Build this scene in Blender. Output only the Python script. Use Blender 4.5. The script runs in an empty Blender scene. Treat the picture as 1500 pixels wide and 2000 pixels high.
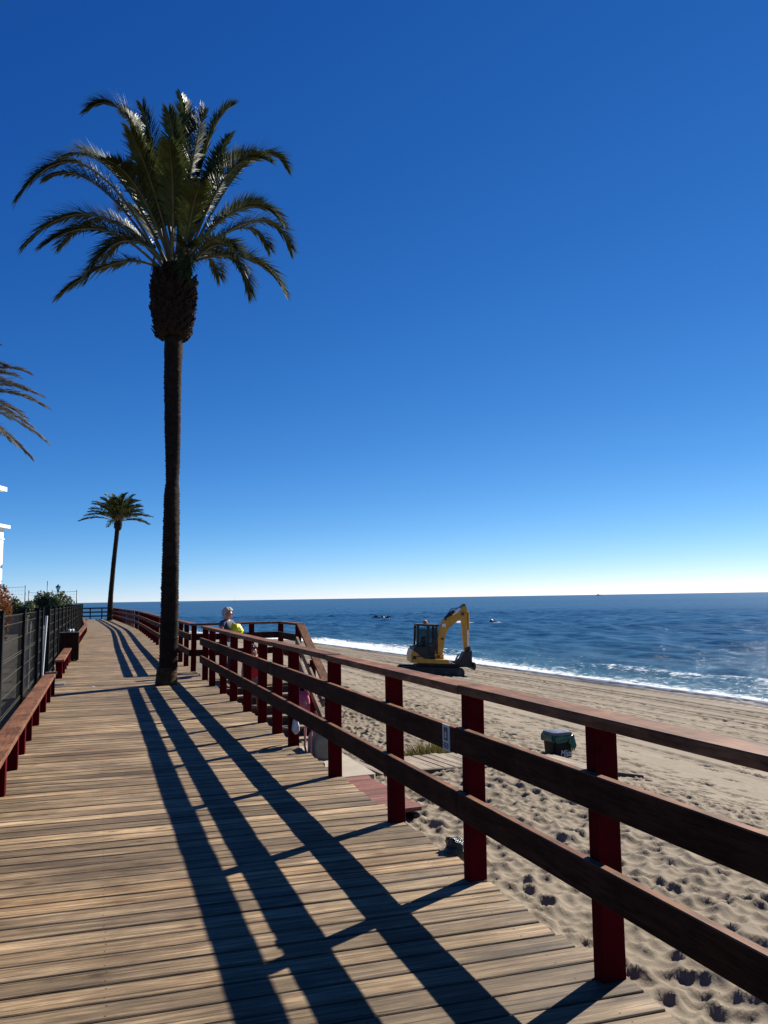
import bpy, bmesh, math, random
import numpy as np
from mathutils import Vector, Matrix

random.seed(11)
R = math.radians
SC = bpy.context.scene
COL = SC.collection

# ------------------------------------------------------------------ camera
cam_d = bpy.data.cameras.new("camera")
cam_d.sensor_fit = 'VERTICAL'
cam_d.sensor_height = 24.0
cam_d.lens = 24.0 * 1500.0 / 2000.0
cam_d.clip_start = 0.05
cam_d.clip_end = 200000.0
cam = bpy.data.objects.new("camera", cam_d)
COL.objects.link(cam)
pitch = math.atan(168.0 / 1500.0)
cam.matrix_world = (Matrix.Translation((0, 0, 1.6)) @ Matrix.Rotation(R(90) + pitch, 4, 'X')
                    @ Matrix.Rotation(R(-0.9), 4, 'Z'))
SC.camera = cam

# ------------------------------------------------------------------ sky, sun, exposure
SUN_AZ, SUN_EL = R(45.0), R(34.3)          # azimuth clockwise from +Y
world = bpy.data.worlds.new("World")
SC.world = world
world.use_nodes = True
wn = world.node_tree.nodes
wl = world.node_tree.links
bg = wn["Background"]
sky = wn.new("ShaderNodeTexSky")
sky.sky_type = 'NISHITA'
sky.sun_disc = False
sky.sun_elevation = SUN_EL
sky.sun_rotation = SUN_AZ
sky.altitude = 0
sky.air_density = 0.5
sky.dust_density = 0.0
sky.ozone_density = 3.0
# colour response of the camera, the same for the whole sky: contrast per channel
sepc = wn.new("ShaderNodeSeparateColor")
comb = wn.new("ShaderNodeCombineColor")
wl.new(sky.outputs[0], sepc.inputs[0])
for k, (power, gain) in enumerate(((1.75, 2.65), (1.14, 1.517), (0.76, 1.37))):
    a = wn.new("ShaderNodeMath"); a.operation = 'MULTIPLY'; a.inputs[1].default_value = 0.0758
    b = wn.new("ShaderNodeMath"); b.operation = 'POWER'; b.inputs[1].default_value = power
    c = wn.new("ShaderNodeMath"); c.operation = 'MULTIPLY'; c.inputs[1].default_value = gain * 7.51
    wl.new(sepc.outputs[k], a.inputs[0]); wl.new(a.outputs[0], b.inputs[0]); wl.new(b.outputs[0], c.inputs[0])
    wl.new(c.outputs[0], comb.inputs[k])
wl.new(comb.outputs[0], bg.inputs[0])
bg.inputs[1].default_value = 0.06
sun_d = bpy.data.lights.new("sun", 'SUN')
sun_d.energy = 5.0
sun_d.angle = R(0.5)
sun_d.color = (1.0, 0.93, 0.82)
sun = bpy.data.objects.new("sun", sun_d)
COL.objects.link(sun)
sdir = Vector((math.sin(SUN_AZ) * math.cos(SUN_EL), math.cos(SUN_AZ) * math.cos(SUN_EL), math.sin(SUN_EL)))
sun.rotation_euler = sdir.to_track_quat('Z', 'Y').to_euler()
SC.view_settings.view_transform = 'Standard'
SC.view_settings.look = 'None'
SC.view_settings.exposure = 1.15
SC.view_settings.gamma = 1.0
SC.view_settings.use_curve_mapping = False

# ------------------------------------------------------------------ frame of the boardwalk: s along it, q towards the sea
PH = R(20.3)
CP, SP = math.cos(PH), math.sin(PH)
def W(s, q, z=0.0):
    return Vector((0.92 - SP * s + CP * q, 3.38 + CP * s + SP * q, z))

# ------------------------------------------------------------------ helpers
class MB:
    def __init__(self):
        self.v, self.f, self.m = [], [], []
    def add(self, vs, fs, mi=0):
        o = len(self.v)
        self.v += [tuple(p) for p in vs]
        for f in fs:
            self.f.append([i + o for i in f]); self.m.append(mi)
    def beam(self, a, b, w, h, up=(0, 0, 1), ch=0.004, mi=0, seg=1):
        """chamfered board from a to b, w across, h along up"""
        a, b = Vector(a), Vector(b)
        t = (b - a).normalized()
        up = Vector(up)
        if abs(t.dot(up.normalized())) > .999: up = Vector((0, 1, 0))
        sx = t.cross(up).normalized()
        uz = sx.cross(t).normalized()
        w2, h2 = w / 2, h / 2
        c = min(ch, w2 * .6, h2 * .6)
        prof = [(-w2 + c, -h2), (w2 - c, -h2), (w2, -h2 + c), (w2, h2 - c), (w2 - c, h2), (-w2 + c, h2), (-w2, h2 - c), (-w2, -h2 + c)]
        vs, fs = [], []
        for k in range(seg + 1):
            p = a.lerp(b, k / seg)
            vs += [p + sx * x + uz * y for x, y in prof]
        for k in range(seg):
            for i in range(8):
                j = (i + 1) % 8
                fs.append([k * 8 + i, k * 8 + j, k * 8 + 8 + j, k * 8 + 8 + i])
        fs.append(list(range(7, -1, -1)))
        fs.append([seg * 8 + i for i in range(8)])
        self.add(vs, fs, mi)
        return self
    def box(self, c, s, ch=0.004, mi=0, rz=0):
        c = Vector(c)
        d = Vector((0, 0, s[2] / 2))
        up = Vector((-math.sin(rz), math.cos(rz), 0))
        return self.beam(c - d, c + d, s[0], s[1], up, ch, mi)
    def tube(self, pts, rs, n=10, mi=0, cap=True, squash=None):
        pts = [Vector(p) for p in pts]
        if not hasattr(rs, '__len__'): rs = [rs] * len(pts)
        vs, fs = [], []
        ref = Vector((0.31, 0.83, 0.46))
        for k, p in enumerate(pts):
            t = (pts[min(k + 1, len(pts) - 1)] - pts[max(k - 1, 0)]).normalized()
            if abs(t.z) > 0.9: ref = Vector((1, 0, 0))
            elif k == 0: ref = Vector((0, 0, 1))
            x = (ref - t * ref.dot(t)).normalized()
            y = t.cross(x)
            ref = x
            for i in range(n):
                a = 2 * math.pi * i / n
                vs.append(p + (x * math.cos(a) + y * math.sin(a)) * rs[k])
        for k in range(len(pts) - 1):
            for i in range(n):
                j = (i + 1) % n
                fs.append([k * n + i, k * n + j, k * n + n + j, k * n + n + i])
        if cap:
            fs.append(list(range(n - 1, -1, -1)))
            fs.append([(len(pts) - 1) * n + i for i in range(n)])
        self.add(vs, fs, mi)
        return self
    def prism(self, poly, axis0, axis1, ext, org=(0, 0, 0), mi=0, ch=0.0):
        """polygon in the plane axis0/axis1 extruded by vector ext (centred)"""
        a0, a1, e, o = Vector(axis0), Vector(axis1), Vector(ext), Vector(org)
        n = len(poly)
        vs = [o + a0 * x + a1 * y - e * .5 for x, y in poly] + [o + a0 * x + a1 * y + e * .5 for x, y in poly]
        fs = [list(range(n - 1, -1, -1)), list(range(n, 2 * n))]
        for i in range(n):
            j = (i + 1) % n
            fs.append([i, j, n + j, n + i])
        self.add(vs, fs, mi)
        return self
    def lathe(self, prof, n=16, org=(0, 0, 0), mi=0):
        o = Vector(org)
        vs, fs = [], []
        for r, z in prof:
            for i in range(n):
                a = 2 * math.pi * i / n
                vs.append(o + Vector((r * math.cos(a), r * math.sin(a), z)))
        for k in range(len(prof) - 1):
            for i in range(n):
                j = (i + 1) % n
                fs.append([k * n + i, k * n + j, k * n + n + j, k * n + n + i])
        fs.append(list(range(n - 1, -1, -1)))
        fs.append([(len(prof) - 1) * n + i for i in range(n)])
        self.add(vs, fs, mi)
        return self
    def mesh(self, name, mats, smooth=False):
        me = bpy.data.meshes.new(name)
        me.from_pydata([tuple(p) for p in self.v], [], self.f)
        if not isinstance(mats, (list, tuple)): mats = [mats]
        for m in mats: me.materials.append(m)
        if any(self.m): me.polygons.foreach_set("material_index", self.m)
        if smooth: me.polygons.foreach_set("use_smooth", [True] * len(me.polygons))
        bm = bmesh.new(); bm.from_mesh(me)
        bmesh.ops.recalc_face_normals(bm, faces=bm.faces)
        bm.to_mesh(me); bm.free()
        me.update()
        return me
    def obj(self, name, mats, parent=None, smooth=False, loc=None):
        return link(name, self.mesh(name, mats, smooth), parent, loc)

def link(name, me, parent=None, loc=None, rz=None):
    o = bpy.data.objects.new(name, me)
    COL.objects.link(o)
    if parent: o.parent = parent
    if loc is not None: o.location = loc
    if rz is not None: o.rotation_euler = (0, 0, rz)
    return o

def tag(o, label=None, cat=None, group=None, kind=None):
    if label: o["label"] = label
    if cat: o["category"] = cat
    if group: o["group"] = group
    if kind: o["kind"] = kind
    return o

def thing(name, label, cat, loc=(0, 0, 0), rz=0.0, group=None):
    o = bpy.data.objects.new(name, None)
    o.empty_display_size = 0.2
    COL.objects.link(o)
    o.location = loc
    o.rotation_euler = (0, 0, rz)
    return tag(o, label, cat, group)

# ------------------------------------------------------------------ materials
def new_mat(name):
    m = bpy.data.materials.new(name)
    m.use_nodes = True
    nt = m.node_tree
    return m, nt.nodes, nt.links, nt.nodes["Principled BSDF"]

def ramp(nodes, stops):
    r = nodes.new("ShaderNodeValToRGB")
    el = r.color_ramp.elements
    while len(el) < len(stops): el.new(0.5)
    for e, (p, c) in zip(el, stops):
        e.position = p
        e.color = (*c, 1) if len(c) == 3 else c
    return r

def coords(nodes, links, scale=(1, 1, 1), rand=True, rot=(0, 0, 0)):
    tc = nodes.new("ShaderNodeTexCoord")
    mp = nodes.new("ShaderNodeMapping")
    mp.inputs["Scale"].default_value = scale
    mp.inputs["Rotation"].default_value = rot
    if rand:
        oi = nodes.new("ShaderNodeObjectInfo")
        mul = nodes.new("ShaderNodeVectorMath"); mul.operation = 'MULTIPLY_ADD'
        cmb = nodes.new("ShaderNodeCombineXYZ")
        for k in range(3): links.new(oi.outputs["Random"], cmb.inputs[k])
        links.new(cmb.outputs[0], mul.inputs[0])
        mul.inputs[1].default_value = (37.0, 71.0, 53.0)
        links.new(tc.outputs["Object"], mul.inputs[2])
        links.new(mul.outputs[0], mp.inputs["Vector"])
    else:
        links.new(tc.outputs["Object"], mp.inputs["Vector"])
    return mp.outputs[0]

def noise(nodes, links, vec, scale=5, detail=4, rough=0.55, dist=0.0):
    n = nodes.new("ShaderNodeTexNoise")
    n.inputs["Scale"].default_value = scale
    n.inputs["Detail"].default_value = detail
    n.inputs["Roughness"].default_value = rough
    n.inputs["Distortion"].default_value = dist
    links.new(vec, n.inputs["Vector"])
    return n.outputs["Fac"]

def bump(nodes, links, h, strength=0.3, dist=0.01, normal=None):
    b = nodes.new("ShaderNodeBump")
    b.inputs["Strength"].default_value = strength
    b.inputs["Distance"].default_value = dist
    links.new(h, b.inputs["Height"])
    if normal is not None: links.new(normal, b.inputs["Normal"])
    return b.outputs[0]

def mixc(nodes, links, fac, a, b, mode='MIX'):
    m = nodes.new("ShaderNodeMix"); m.data_type = 'RGBA'; m.blend_type = mode
    for sock, v in ((m.inputs[0], fac), (m.inputs[6], a), (m.inputs[7], b)):
        if isinstance(v, (int, float)): sock.default_value = v
        elif isinstance(v, tuple): sock.default_value = (*v, 1) if len(v) == 3 else v
        else: links.new(v, sock)
    return m.outputs[2]

def math_n(nodes, links, op, a, b=0.0, clamp=False):
    m = nodes.new("ShaderNodeMath"); m.operation = op; m.use_clamp = clamp
    for sock, v in ((m.inputs[0], a), (m.inputs[1], b)):
        if isinstance(v, (int, float)): sock.default_value = v
        else: links.new(v, sock)
    return m.outputs[0]

def plain(name, col, rough=0.6, var=0.25, scale=8.0, metal=0.0, bumps=0.1, spec=0.5, rand=True):
    """paint, plastic or metal with uneven wear"""
    m, N, L, p = new_mat(name)
    v = coords(N, L, rand=rand)
    f = noise(N, L, v, scale, 5, 0.6)
    dark = tuple(c * (1 - var) for c in col)
    light = tuple(min(1, c * (1 + var)) for c in col)
    r = ramp(N, [(0.3, dark), (0.7, light)])
    L.new(f, r.inputs[0])
    L.new(r.outputs[0], p.inputs["Base Color"])
    p.inputs["Roughness"].default_value = rough
    p.inputs["Metallic"].default_value = metal
    p.inputs["Specular IOR Level"].default_value = spec
    if bumps:
        f2 = noise(N, L, v, scale * 6, 3, 0.6)
        L.new(bump(N, L, f2, bumps, 0.01), p.inputs["Normal"])
    return m

def wood_mat(name, cols, grain=(1.2, 26, 26), rough=0.7, tint=0.35, knots=True, spec=0.3, bumpk=0.35, nails=False):
    m, N, L, p = new_mat(name)
    v = coords(N, L, scale=grain)
    g1 = noise(N, L, v, 1.6, 6, 0.62, 0.6)
    v2 = coords(N, L, scale=(grain[0] * 2.5, grain[1] * 4, grain[2] * 4))
    g2 = noise(N, L, v2, 1.8, 5, 0.7, 0.2)
    vb = coords(N, L, scale=(1.1, 3.0, 3.0))
    g3 = noise(N, L, vb, 1.3, 4, 0.6)
    r = ramp(N, [(0.25, cols[0]), (0.5, cols[1]), (0.75, cols[2])])
    L.new(g1, r.inputs[0])
    rr = ramp(N, [(0.35, (0.62, 0.60, 0.58)), (0.65, (1.22, 1.2, 1.16))])
    L.new(g3, rr.inputs[0])
    c = mixc(N, L, 1.0, r.outputs[0], rr.outputs[0], 'MULTIPLY')
    fine = ramp(N, [(0.32, (0.40, 0.38, 0.36)), (0.50, (0.95, 0.95, 0.95)), (0.68, (1.28, 1.27, 1.24))])
    L.new(g2, fine.inputs[0])
    c = mixc(N, L, 0.95, c, fine.outputs[0], 'MULTIPLY')
    oi = N.new("ShaderNodeObjectInfo")
    tr = ramp(N, [(0.0, (0.58, 0.56, 0.53)), (0.3, (1.0, 0.95, 0.87)), (0.6, (0.90, 0.88, 0.86)), (0.82, (1.38, 1.34, 1.26)), (1.0, (1.12, 0.98, 0.80))])
    L.new(oi.outputs["Random"], tr.inputs[0])
    c = mixc(N, L, tint, c, mixc(N, L, 1.0, c, tr.outputs[0], 'MULTIPLY'))
    if knots:
        vk = coords(N, L, scale=(2.6, 7.5, 7.5))
        k = N.new("ShaderNodeTexVoronoi"); k.inputs["Scale"].default_value = 1.0
        L.new(vk, k.inputs["Vector"])
        kr = ramp(N, [(0.05, (0.28, 0.22, 0.18)), (0.11, (0.75, 0.66, 0.56)), (0.20, (1, 1, 1))])
        L.new(k.outputs["Distance"], kr.inputs[0])
        c = mixc(N, L, 0.85, c, kr.outputs[0], 'MULTIPLY')
    if nails:
        ge = N.new("ShaderNodeNewGeometry")
        st = noise(N, L, ge.outputs["Position"], 1.1, 6, 0.65, 0.4)
        sr = ramp(N, [(0.36, (0.66, 0.62, 0.57)), (0.5, (1, 1, 1)), (0.66, (1.18, 1.17, 1.15))])
        L.new(st, sr.inputs[0])
        c = mixc(N, L, 0.9, c, sr.outputs[0], 'MULTIPLY')       # walked and rain stained patches
        vc = coords(N, L, scale=(0.55, 42, 42))
        gc = noise(N, L, vc, 1.3, 3, 0.6, 0.4)
        cr = ramp(N, [(0.33, (0.22, 0.19, 0.16)), (0.42, (1, 1, 1))])
        L.new(gc, cr.inputs[0])
        c = mixc(N, L, 0.9, c, cr.outputs[0], 'MULTIPLY')
        tc = N.new("ShaderNodeTexCoord"); sx = N.new("ShaderNodeSeparateXYZ"); L.new(tc.outputs["Object"], sx.inputs[0])
        fx = math_n(N, L, 'MULTIPLY', math_n(N, L, 'PINGPONG', math_n(N, L, 'ADD', sx.outputs[0], .12), .465), 1.0)
        fy = math_n(N, L, 'SUBTRACT', math_n(N, L, 'ABSOLUTE', sx.outputs[1]), .040)
        dd = math_n(N, L, 'ADD', math_n(N, L, 'POWER', fx, 2.0), math_n(N, L, 'MULTIPLY', fy, fy))
        c = mixc(N, L, math_n(N, L, 'LESS_THAN', dd, .0045 ** 2), c, (.012, .009, .008))
        ed = N.new("ShaderNodeMapRange"); L.new(math_n(N, L, 'ABSOLUTE', sx.outputs[1]), ed.inputs[0])
        ed.inputs[1].default_value = .045; ed.inputs[2].default_value = .068
        c = mixc(N, L, math_n(N, L, 'MULTIPLY', math_n(N, L, 'MULTIPLY', ed.outputs[0], g3), .7, True), c, (.03, .022, .015))   # dirt along the board edges
    L.new(c, p.inputs["Base Color"])
    p.inputs["Roughness"].default_value = rough
    p.inputs["Specular IOR Level"].default_value = spec
    L.new(bump(N, L, g2, bumpk, 0.004, bump(N, L, g1, bumpk, 0.01)), p.inputs["Normal"])
    return m

M = {}
M['deck'] = wood_mat("weathered deck wood", [(0.080, 0.053, 0.031), (0.20, 0.146, 0.090), (0.42, 0.33, 0.22)], tint=1.0, nails=True)
M['deck_far'] = wood_mat("weathered deck wood far", [(0.105, 0.072, 0.043), (0.175, 0.127, 0.078), (0.25, 0.188, 0.12)], grain=(1, 7, 7), tint=0.0, knots=False)
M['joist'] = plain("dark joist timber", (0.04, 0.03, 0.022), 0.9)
M['grey_wood'] = wood_mat("greyed path wood", [(0.10, 0.08, 0.06), (0.23, 0.19, 0.15), (0.36, 0.31, 0.25)], tint=0.6, knots=False)
M['red_mat'] = wood_mat("red stained path slat", [(0.09, 0.028, 0.022), (0.165, 0.06, 0.048), (0.25, 0.12, 0.095)], tint=0.5, knots=False)
# brown wood stain on the rails, worn where hands rest
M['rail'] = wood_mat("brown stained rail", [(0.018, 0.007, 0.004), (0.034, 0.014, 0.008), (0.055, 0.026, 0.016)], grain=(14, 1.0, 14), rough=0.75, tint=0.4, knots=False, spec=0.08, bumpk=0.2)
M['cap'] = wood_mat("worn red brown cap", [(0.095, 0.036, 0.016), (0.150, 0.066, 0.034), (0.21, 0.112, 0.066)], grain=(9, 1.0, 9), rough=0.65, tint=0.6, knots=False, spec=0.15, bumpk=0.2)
M['post'] = plain("dark red post paint", (0.062, 0.0014, 0.004), 0.8, 0.3, 7, spec=0.04)
M['black'] = plain("black powder coat", (0.008, 0.008, 0.008), 0.6, 0.3, 12, spec=0.12)
M['mesh_wire'] = plain("dark grey green wire", (0.045, 0.042, 0.030), 0.7, 0.2, 3, spec=0.15)
M['white_metal'] = plain("pale galvanised metal", (0.55, 0.56, 0.56), 0.45, 0.12, 12)
M['white'] = plain("white render wall", (0.80, 0.79, 0.76), 0.85, 0.05, 2)
M['grey_wall'] = plain("grey wall render", (0.16, 0.155, 0.15), 0.9, 0.15, 2)
M['beige_wall'] = plain("beige parapet render", (0.23, 0.19, 0.15), 0.9, 0.2, 1.5)
M['paving'] = plain("grey brown paving", (0.075, 0.062, 0.046), 0.9, 0.25, 1.3)
M['concrete'] = plain("sandy concrete", (0.27, 0.235, 0.185), 0.9, 0.12, 6)
M['yellow'] = plain("excavator yellow paint", (0.50, 0.245, 0.012), 0.45, 0.2, 4)
M['dark'] = plain("black rubber and steel", (0.012, 0.011, 0.011), 0.6, 0.4, 9)
M['steel'] = plain("worn dark steel", (0.05, 0.047, 0.045), 0.45, 0.4, 9, metal=0.5)
M['chrome'] = plain("cylinder rod", (0.5, 0.5, 0.5), 0.25, 0.1, 9, metal=1.0)
M['orange'] = plain("orange beacon", (0.55, 0.22, 0.10), 0.4, 0.1, 9)
M['bin'] = plain("black bin plastic", (0.006, 0.008, 0.009), 0.6, 0.3, 9, spec=.2)
M['lid'] = plain('weathered grey lid', (0.16, 0.165, 0.17), 0.3, 0.2, 9)
M['liner'] = plain("green bin liner", (0.008, 0.085, 0.05), 0.3, 0.5, 22, bumps=0.7)
M['white_paint'] = plain("white lettering", (0.7, 0.7, 0.68), 0.7, 0.1, 9)
M['sign'] = plain("grey sign plate", (0.42, 0.45, 0.46), 0.5, 0.06, 9)
M['sign_ink'] = plain("dark sign print", (0.045, 0.06, 0.062), 0.6, 0.1, 9)
M['bag_black'] = plain("black plastic bag", (0.014, 0.015, 0.015), 0.22, 0.5, 30, bumps=0.8)
M['bag_white'] = plain("white plastic bag", (0.55, 0.56, 0.54), 0.4, 0.1, 20, bumps=0.5)
M['bag_grey'] = plain("grey striped canvas", (0.17, 0.16, 0.13), 0.9, 0.25, 9)
M['pink'] = plain("pink cloth", (0.62, 0.09, 0.16), 0.8, 0.4, 25)
M['pale_pink'] = plain("pale pink cloth", (0.40, 0.17, 0.16), 0.8, 0.2, 25)
M['red'] = plain("red cloth", (0.55, 0.016, 0.010), 0.8, 0.25, 12)
M['yellow_cloth'] = plain("bright yellow plastic", (0.95, 0.72, 0.01), 0.45, 0.35, 14, bumps=0.5)
M['skin'] = plain("skin", (0.40, 0.20, 0.13), 0.55, 0.1, 12)
M['grey_hair'] = plain("grey hair", (0.42, 0.38, 0.34), 0.6, 0.35, 45, bumps=0.6)
M['brown_hair'] = plain("brown hair", (0.09, 0.055, 0.03), 0.6, 0.4, 45, bumps=0.6)
M['navy'] = plain("navy cloth", (0.045, 0.055, 0.10), 0.85, 0.4, 10)
M['blue_jean'] = plain("dark blue trousers", (0.02, 0.035, 0.075), 0.85, 0.3, 14)
M['tan'] = plain("tan trousers", (0.33, 0.17, 0.09), 0.85, 0.2, 14)
M['rock'] = plain("dark wet rock", (0.035, 0.03, 0.028), 0.5, 0.5, 3, bumps=0.8)
M['hull'] = plain("grey ship hull", (0.10, 0.11, 0.12), 0.6, 0.2, 1)

def glass_mat():
    m, N, L, p = new_mat("tinted cab glass")
    p.inputs["Base Color"].default_value = (0.30, 0.38, 0.39, 1)
    p.inputs["Roughness"].default_value = 0.05
    p.inputs["Transmission Weight"].default_value = 0.95
    p.inputs["IOR"].default_value = 1.1
    return m
M['glass'] = glass_mat()

def leaf_mat(name, c0, c1, trans=0.25, rough=0.35, spec=0.6):
    m, N, L, p = new_mat(name)
    v = coords(N, L)
    f = noise(N, L, v, 3.0, 4, 0.7)
    r = ramp(N, [(0.3, c0), (0.7, c1)])
    L.new(f, r.inputs[0])
    L.new(r.outputs[0], p.inputs["Base Color"])
    p.inputs["Roughness"].default_value = rough
    p.inputs["Specular IOR Level"].default_value = spec
    t = N.new("ShaderNodeBsdfTranslucent")
    L.new(r.outputs[0], t.inputs[0])
    mx = N.new("ShaderNodeMixShader"); mx.inputs[0].default_value = trans
    L.new(p.outputs[0], mx.inputs[1]); L.new(t.outputs[0], mx.inputs[2])
    L.new(mx.outputs[0], N["Material Output"].inputs[0])
    return m
M['leaf'] = leaf_mat("palm leaflet", (0.024, 0.036, 0.007), (0.080, 0.092, 0.026), 0.18, 0.5, 0.18)
M["leaf_dry"] = leaf_mat("dry palm leaflet", (0.05, 0.05, 0.028), (0.15, 0.135, 0.095), 0.15, 0.45, 0.5)
M['rachis'] = plain("palm leaf stalk", (0.10, 0.085, 0.035), 0.5, 0.35, 6)
M['trunk'] = plain("palm trunk bark", (0.020, 0.013, 0.009), 0.95, 0.45, 9, bumps=0.6, spec=0.1)
M['trunk_base'] = plain("palm trunk foot bark", (0.05, 0.035, 0.02), 0.95, 0.4, 9, bumps=0.6, spec=0.1)
M['boot'] = plain("palm boot stubs", (0.020, 0.012, 0.008), 0.9, 0.6, 14, bumps=0.6, spec=0.15)
M['bush'] = leaf_mat("green bush leaf", (0.03, 0.05, 0.02), (0.11, 0.14, 0.07), 0.2, 0.5, 0.3)
M['bush_red'] = leaf_mat("russet bush leaf", (0.09, 0.035, 0.014), (0.26, 0.11, 0.04), 0.25, 0.5, 0.3)
M['grass'] = leaf_mat("dry beach grass", (0.07, 0.07, 0.016), (0.24, 0.20, 0.06), 0.2, 0.6, 0.2)
M['straw'] = plain("hanging fibre", (0.17, 0.12, 0.06), 0.9, 0.3, 9)

def sand_mat():
    m, N, L, p = new_mat("beach sand")
    v = coords(N, L, rand=False)
    a = noise(N, L, v, 0.5, 5, 0.6)
    b = noise(N, L, v, 9.0, 5, 0.65)
    r = ramp(N, [(0.3, (0.150, 0.123, 0.090)), (0.7, (0.205, 0.171, 0.128))])
    L.new(a, r.inputs[0])
    rb = ramp(N, [(0.3, (0.80, 0.79, 0.77)), (0.7, (1.12, 1.12, 1.12))])
    L.new(b, rb.inputs[0])
    c = mixc(N, L, 1.0, r.outputs[0], rb.outputs[0], 'MULTIPLY')
    at = N.new("ShaderNodeAttribute"); at.attribute_name = "wet"
    c = mixc(N, L, at.outputs["Fac"], c, (0.085, 0.067, 0.048))
    # dark specks: seaweed bits and pebbles
    vo = N.new("ShaderNodeTexVoronoi"); vo.inputs["Scale"].default_value = 7.0
    L.new(v, vo.inputs["Vector"])
    sp = math_n(N, L, 'LESS_THAN', vo.outputs["Distance"], 0.045)
    c = mixc(N, L, math_n(N, L, 'MULTIPLY', sp, 0.6), c, (0.05, 0.04, 0.03))
    L.new(c, p.inputs["Base Color"])
    rg = math_n(N, L, 'MULTIPLY_ADD', at.outputs["Fac"], -0.68)
    rg.node.inputs[2].default_value = 0.95
    L.new(rg, p.inputs["Roughness"])
    p.inputs["Specular IOR Level"].default_value = 0.2
    f = noise(N, L, v, 60, 4, 0.7)
    L.new(bump(N, L, f, 0.35, 0.008, bump(N, L, b, 0.3, 0.02)), p.inputs["Normal"])
    return m
M['sand'] = sand_mat()

def sea_mat():
    m, N, L, p = new_mat("sea water")
    v = coords(N, L, rand=False)
    at = N.new("ShaderNodeAttribute"); at.attribute_name = "foam"
    sh = N.new("ShaderNodeAttribute"); sh.attribute_name = "shallow"
    # long slicks of calmer water
    vr = coords(N, L, rot=(0, 0, PH), rand=False)
    mps = N.new("ShaderNodeMapping"); mps.inputs["Scale"].default_value = (0.0006, 0.011, 1)
    L.new(vr, mps.inputs["Vector"])
    slick = noise(N, L, mps.outputs[0], 1.0, 4, 0.6)
    calm = ramp(N, [(0.50, (1, 1, 1)), (0.66, (0.12, 0.12, 0.12))])
    L.new(slick, calm.inputs[0])
    deep = ramp(N, [(0.35, (0.007, 0.036, 0.085)), (0.62, (0.014, 0.060, 0.125))])
    L.new(slick, deep.inputs[0])
    c = mixc(N, L, sh.outputs["Fac"], deep.outputs[0], (0.045, 0.115, 0.15))
    fn = noise(N, L, v, 2.2, 6, 0.7, 0.5)
    vf = coords(N, L, scale=(2.2, 0.8, 1), rand=False)
    fn2 = noise(N, L, vf, 1.5, 5, 0.65, 1.0)
    ff = math_n(N, L, 'ADD', at.outputs["Fac"], math_n(N, L, 'MULTIPLY', math_n(N, L, 'SUBTRACT', math_n(N, L, 'ADD', fn, fn2), 1.0), 2.3))
    fr = ramp(N, [(0.40, (0, 0, 0)), (0.88, (1, 1, 1))])
    L.new(ff, fr.inputs[0])
    fm = math_n(N, L, 'MULTIPLY', fr.outputs[0], math_n(N, L, 'MULTIPLY', at.outputs["Fac"], 4.0, True))
    c = mixc(N, L, fm, c, (0.62, 0.66, 0.69))
    L.new(c, p.inputs["Base Color"])
    L.new(math_n(N, L, 'MULTIPLY_ADD', fm, 0.6), p.inputs["Roughness"])
    p.inputs["Roughness"].links[0].from_node.inputs[2].default_value = 0.22
    p.inputs["IOR"].default_value = 1.33
    p.inputs["Specular IOR Level"].default_value = 0.22
    v1 = coords(N, L, scale=(1.5, 0.7, 1), rand=False)
    n1 = noise(N, L, v1, 0.9, 7, 0.72, 0.3)
    v3 = coords(N, L, scale=(0.16, 0.06, 1), rand=False)
    n3 = noise(N, L, v3, 1.0, 4, 0.6, 0.2)
    b1 = bump(N, L, n3, 1.0, 0.3)
    b2 = bump(N, L, n1, 1.0, 0.22, b1)
    L.new(calm.outputs[0], b2.node.inputs['Strength'])
    L.new(b2, p.inputs["Normal"])
    p.inputs["Specular IOR Level"].default_value = 0.0
    fre = N.new("ShaderNodeFresnel"); fre.inputs[0].default_value = 1.33
    L.new(b2, fre.inputs["Normal"])
    gl = N.new("ShaderNodeBsdfGlossy"); gl.inputs["Roughness"].default_value = 0.16
    gl.inputs["Color"].default_value = (.85, .93, 1, 1)
    L.new(b2, gl.inputs["Normal"])
    mx = N.new("ShaderNodeMixShader")
    k = math_n(N, L, 'MINIMUM', math_n(N, L, 'MULTIPLY', fre.outputs[0], .55), .24)
    k = math_n(N, L, 'MULTIPLY', k, math_n(N, L, 'SUBTRACT', 1.0, fm))
    L.new(k, mx.inputs[0])
    L.new(p.outputs[0], mx.inputs[1]); L.new(gl.outputs[0], mx.inputs[2])
    L.new(mx.outputs[0], N["Material Output"].inputs[0])
    return m
M['sea'] = sea_mat()

# ------------------------------------------------------------------ numpy helpers
rng = np.random.default_rng(5)
def vnoise(x, y, seed):
    """smooth value noise in 0..1"""
    r = np.random.default_rng(seed)
    T = r.random((64, 64))
    xi, yi = np.floor(x).astype(int), np.floor(y).astype(int)
    fx, fy = x - xi, y - yi
    fx = fx * fx * (3 - 2 * fx); fy = fy * fy * (3 - 2 * fy)
    g = lambda a, b: T[a % 64, b % 64]
    return (g(xi, yi) * (1 - fx) + g(xi + 1, yi) * fx) * (1 - fy) + (g(xi, yi + 1) * (1 - fx) + g(xi + 1, yi + 1) * fx) * fy

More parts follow.
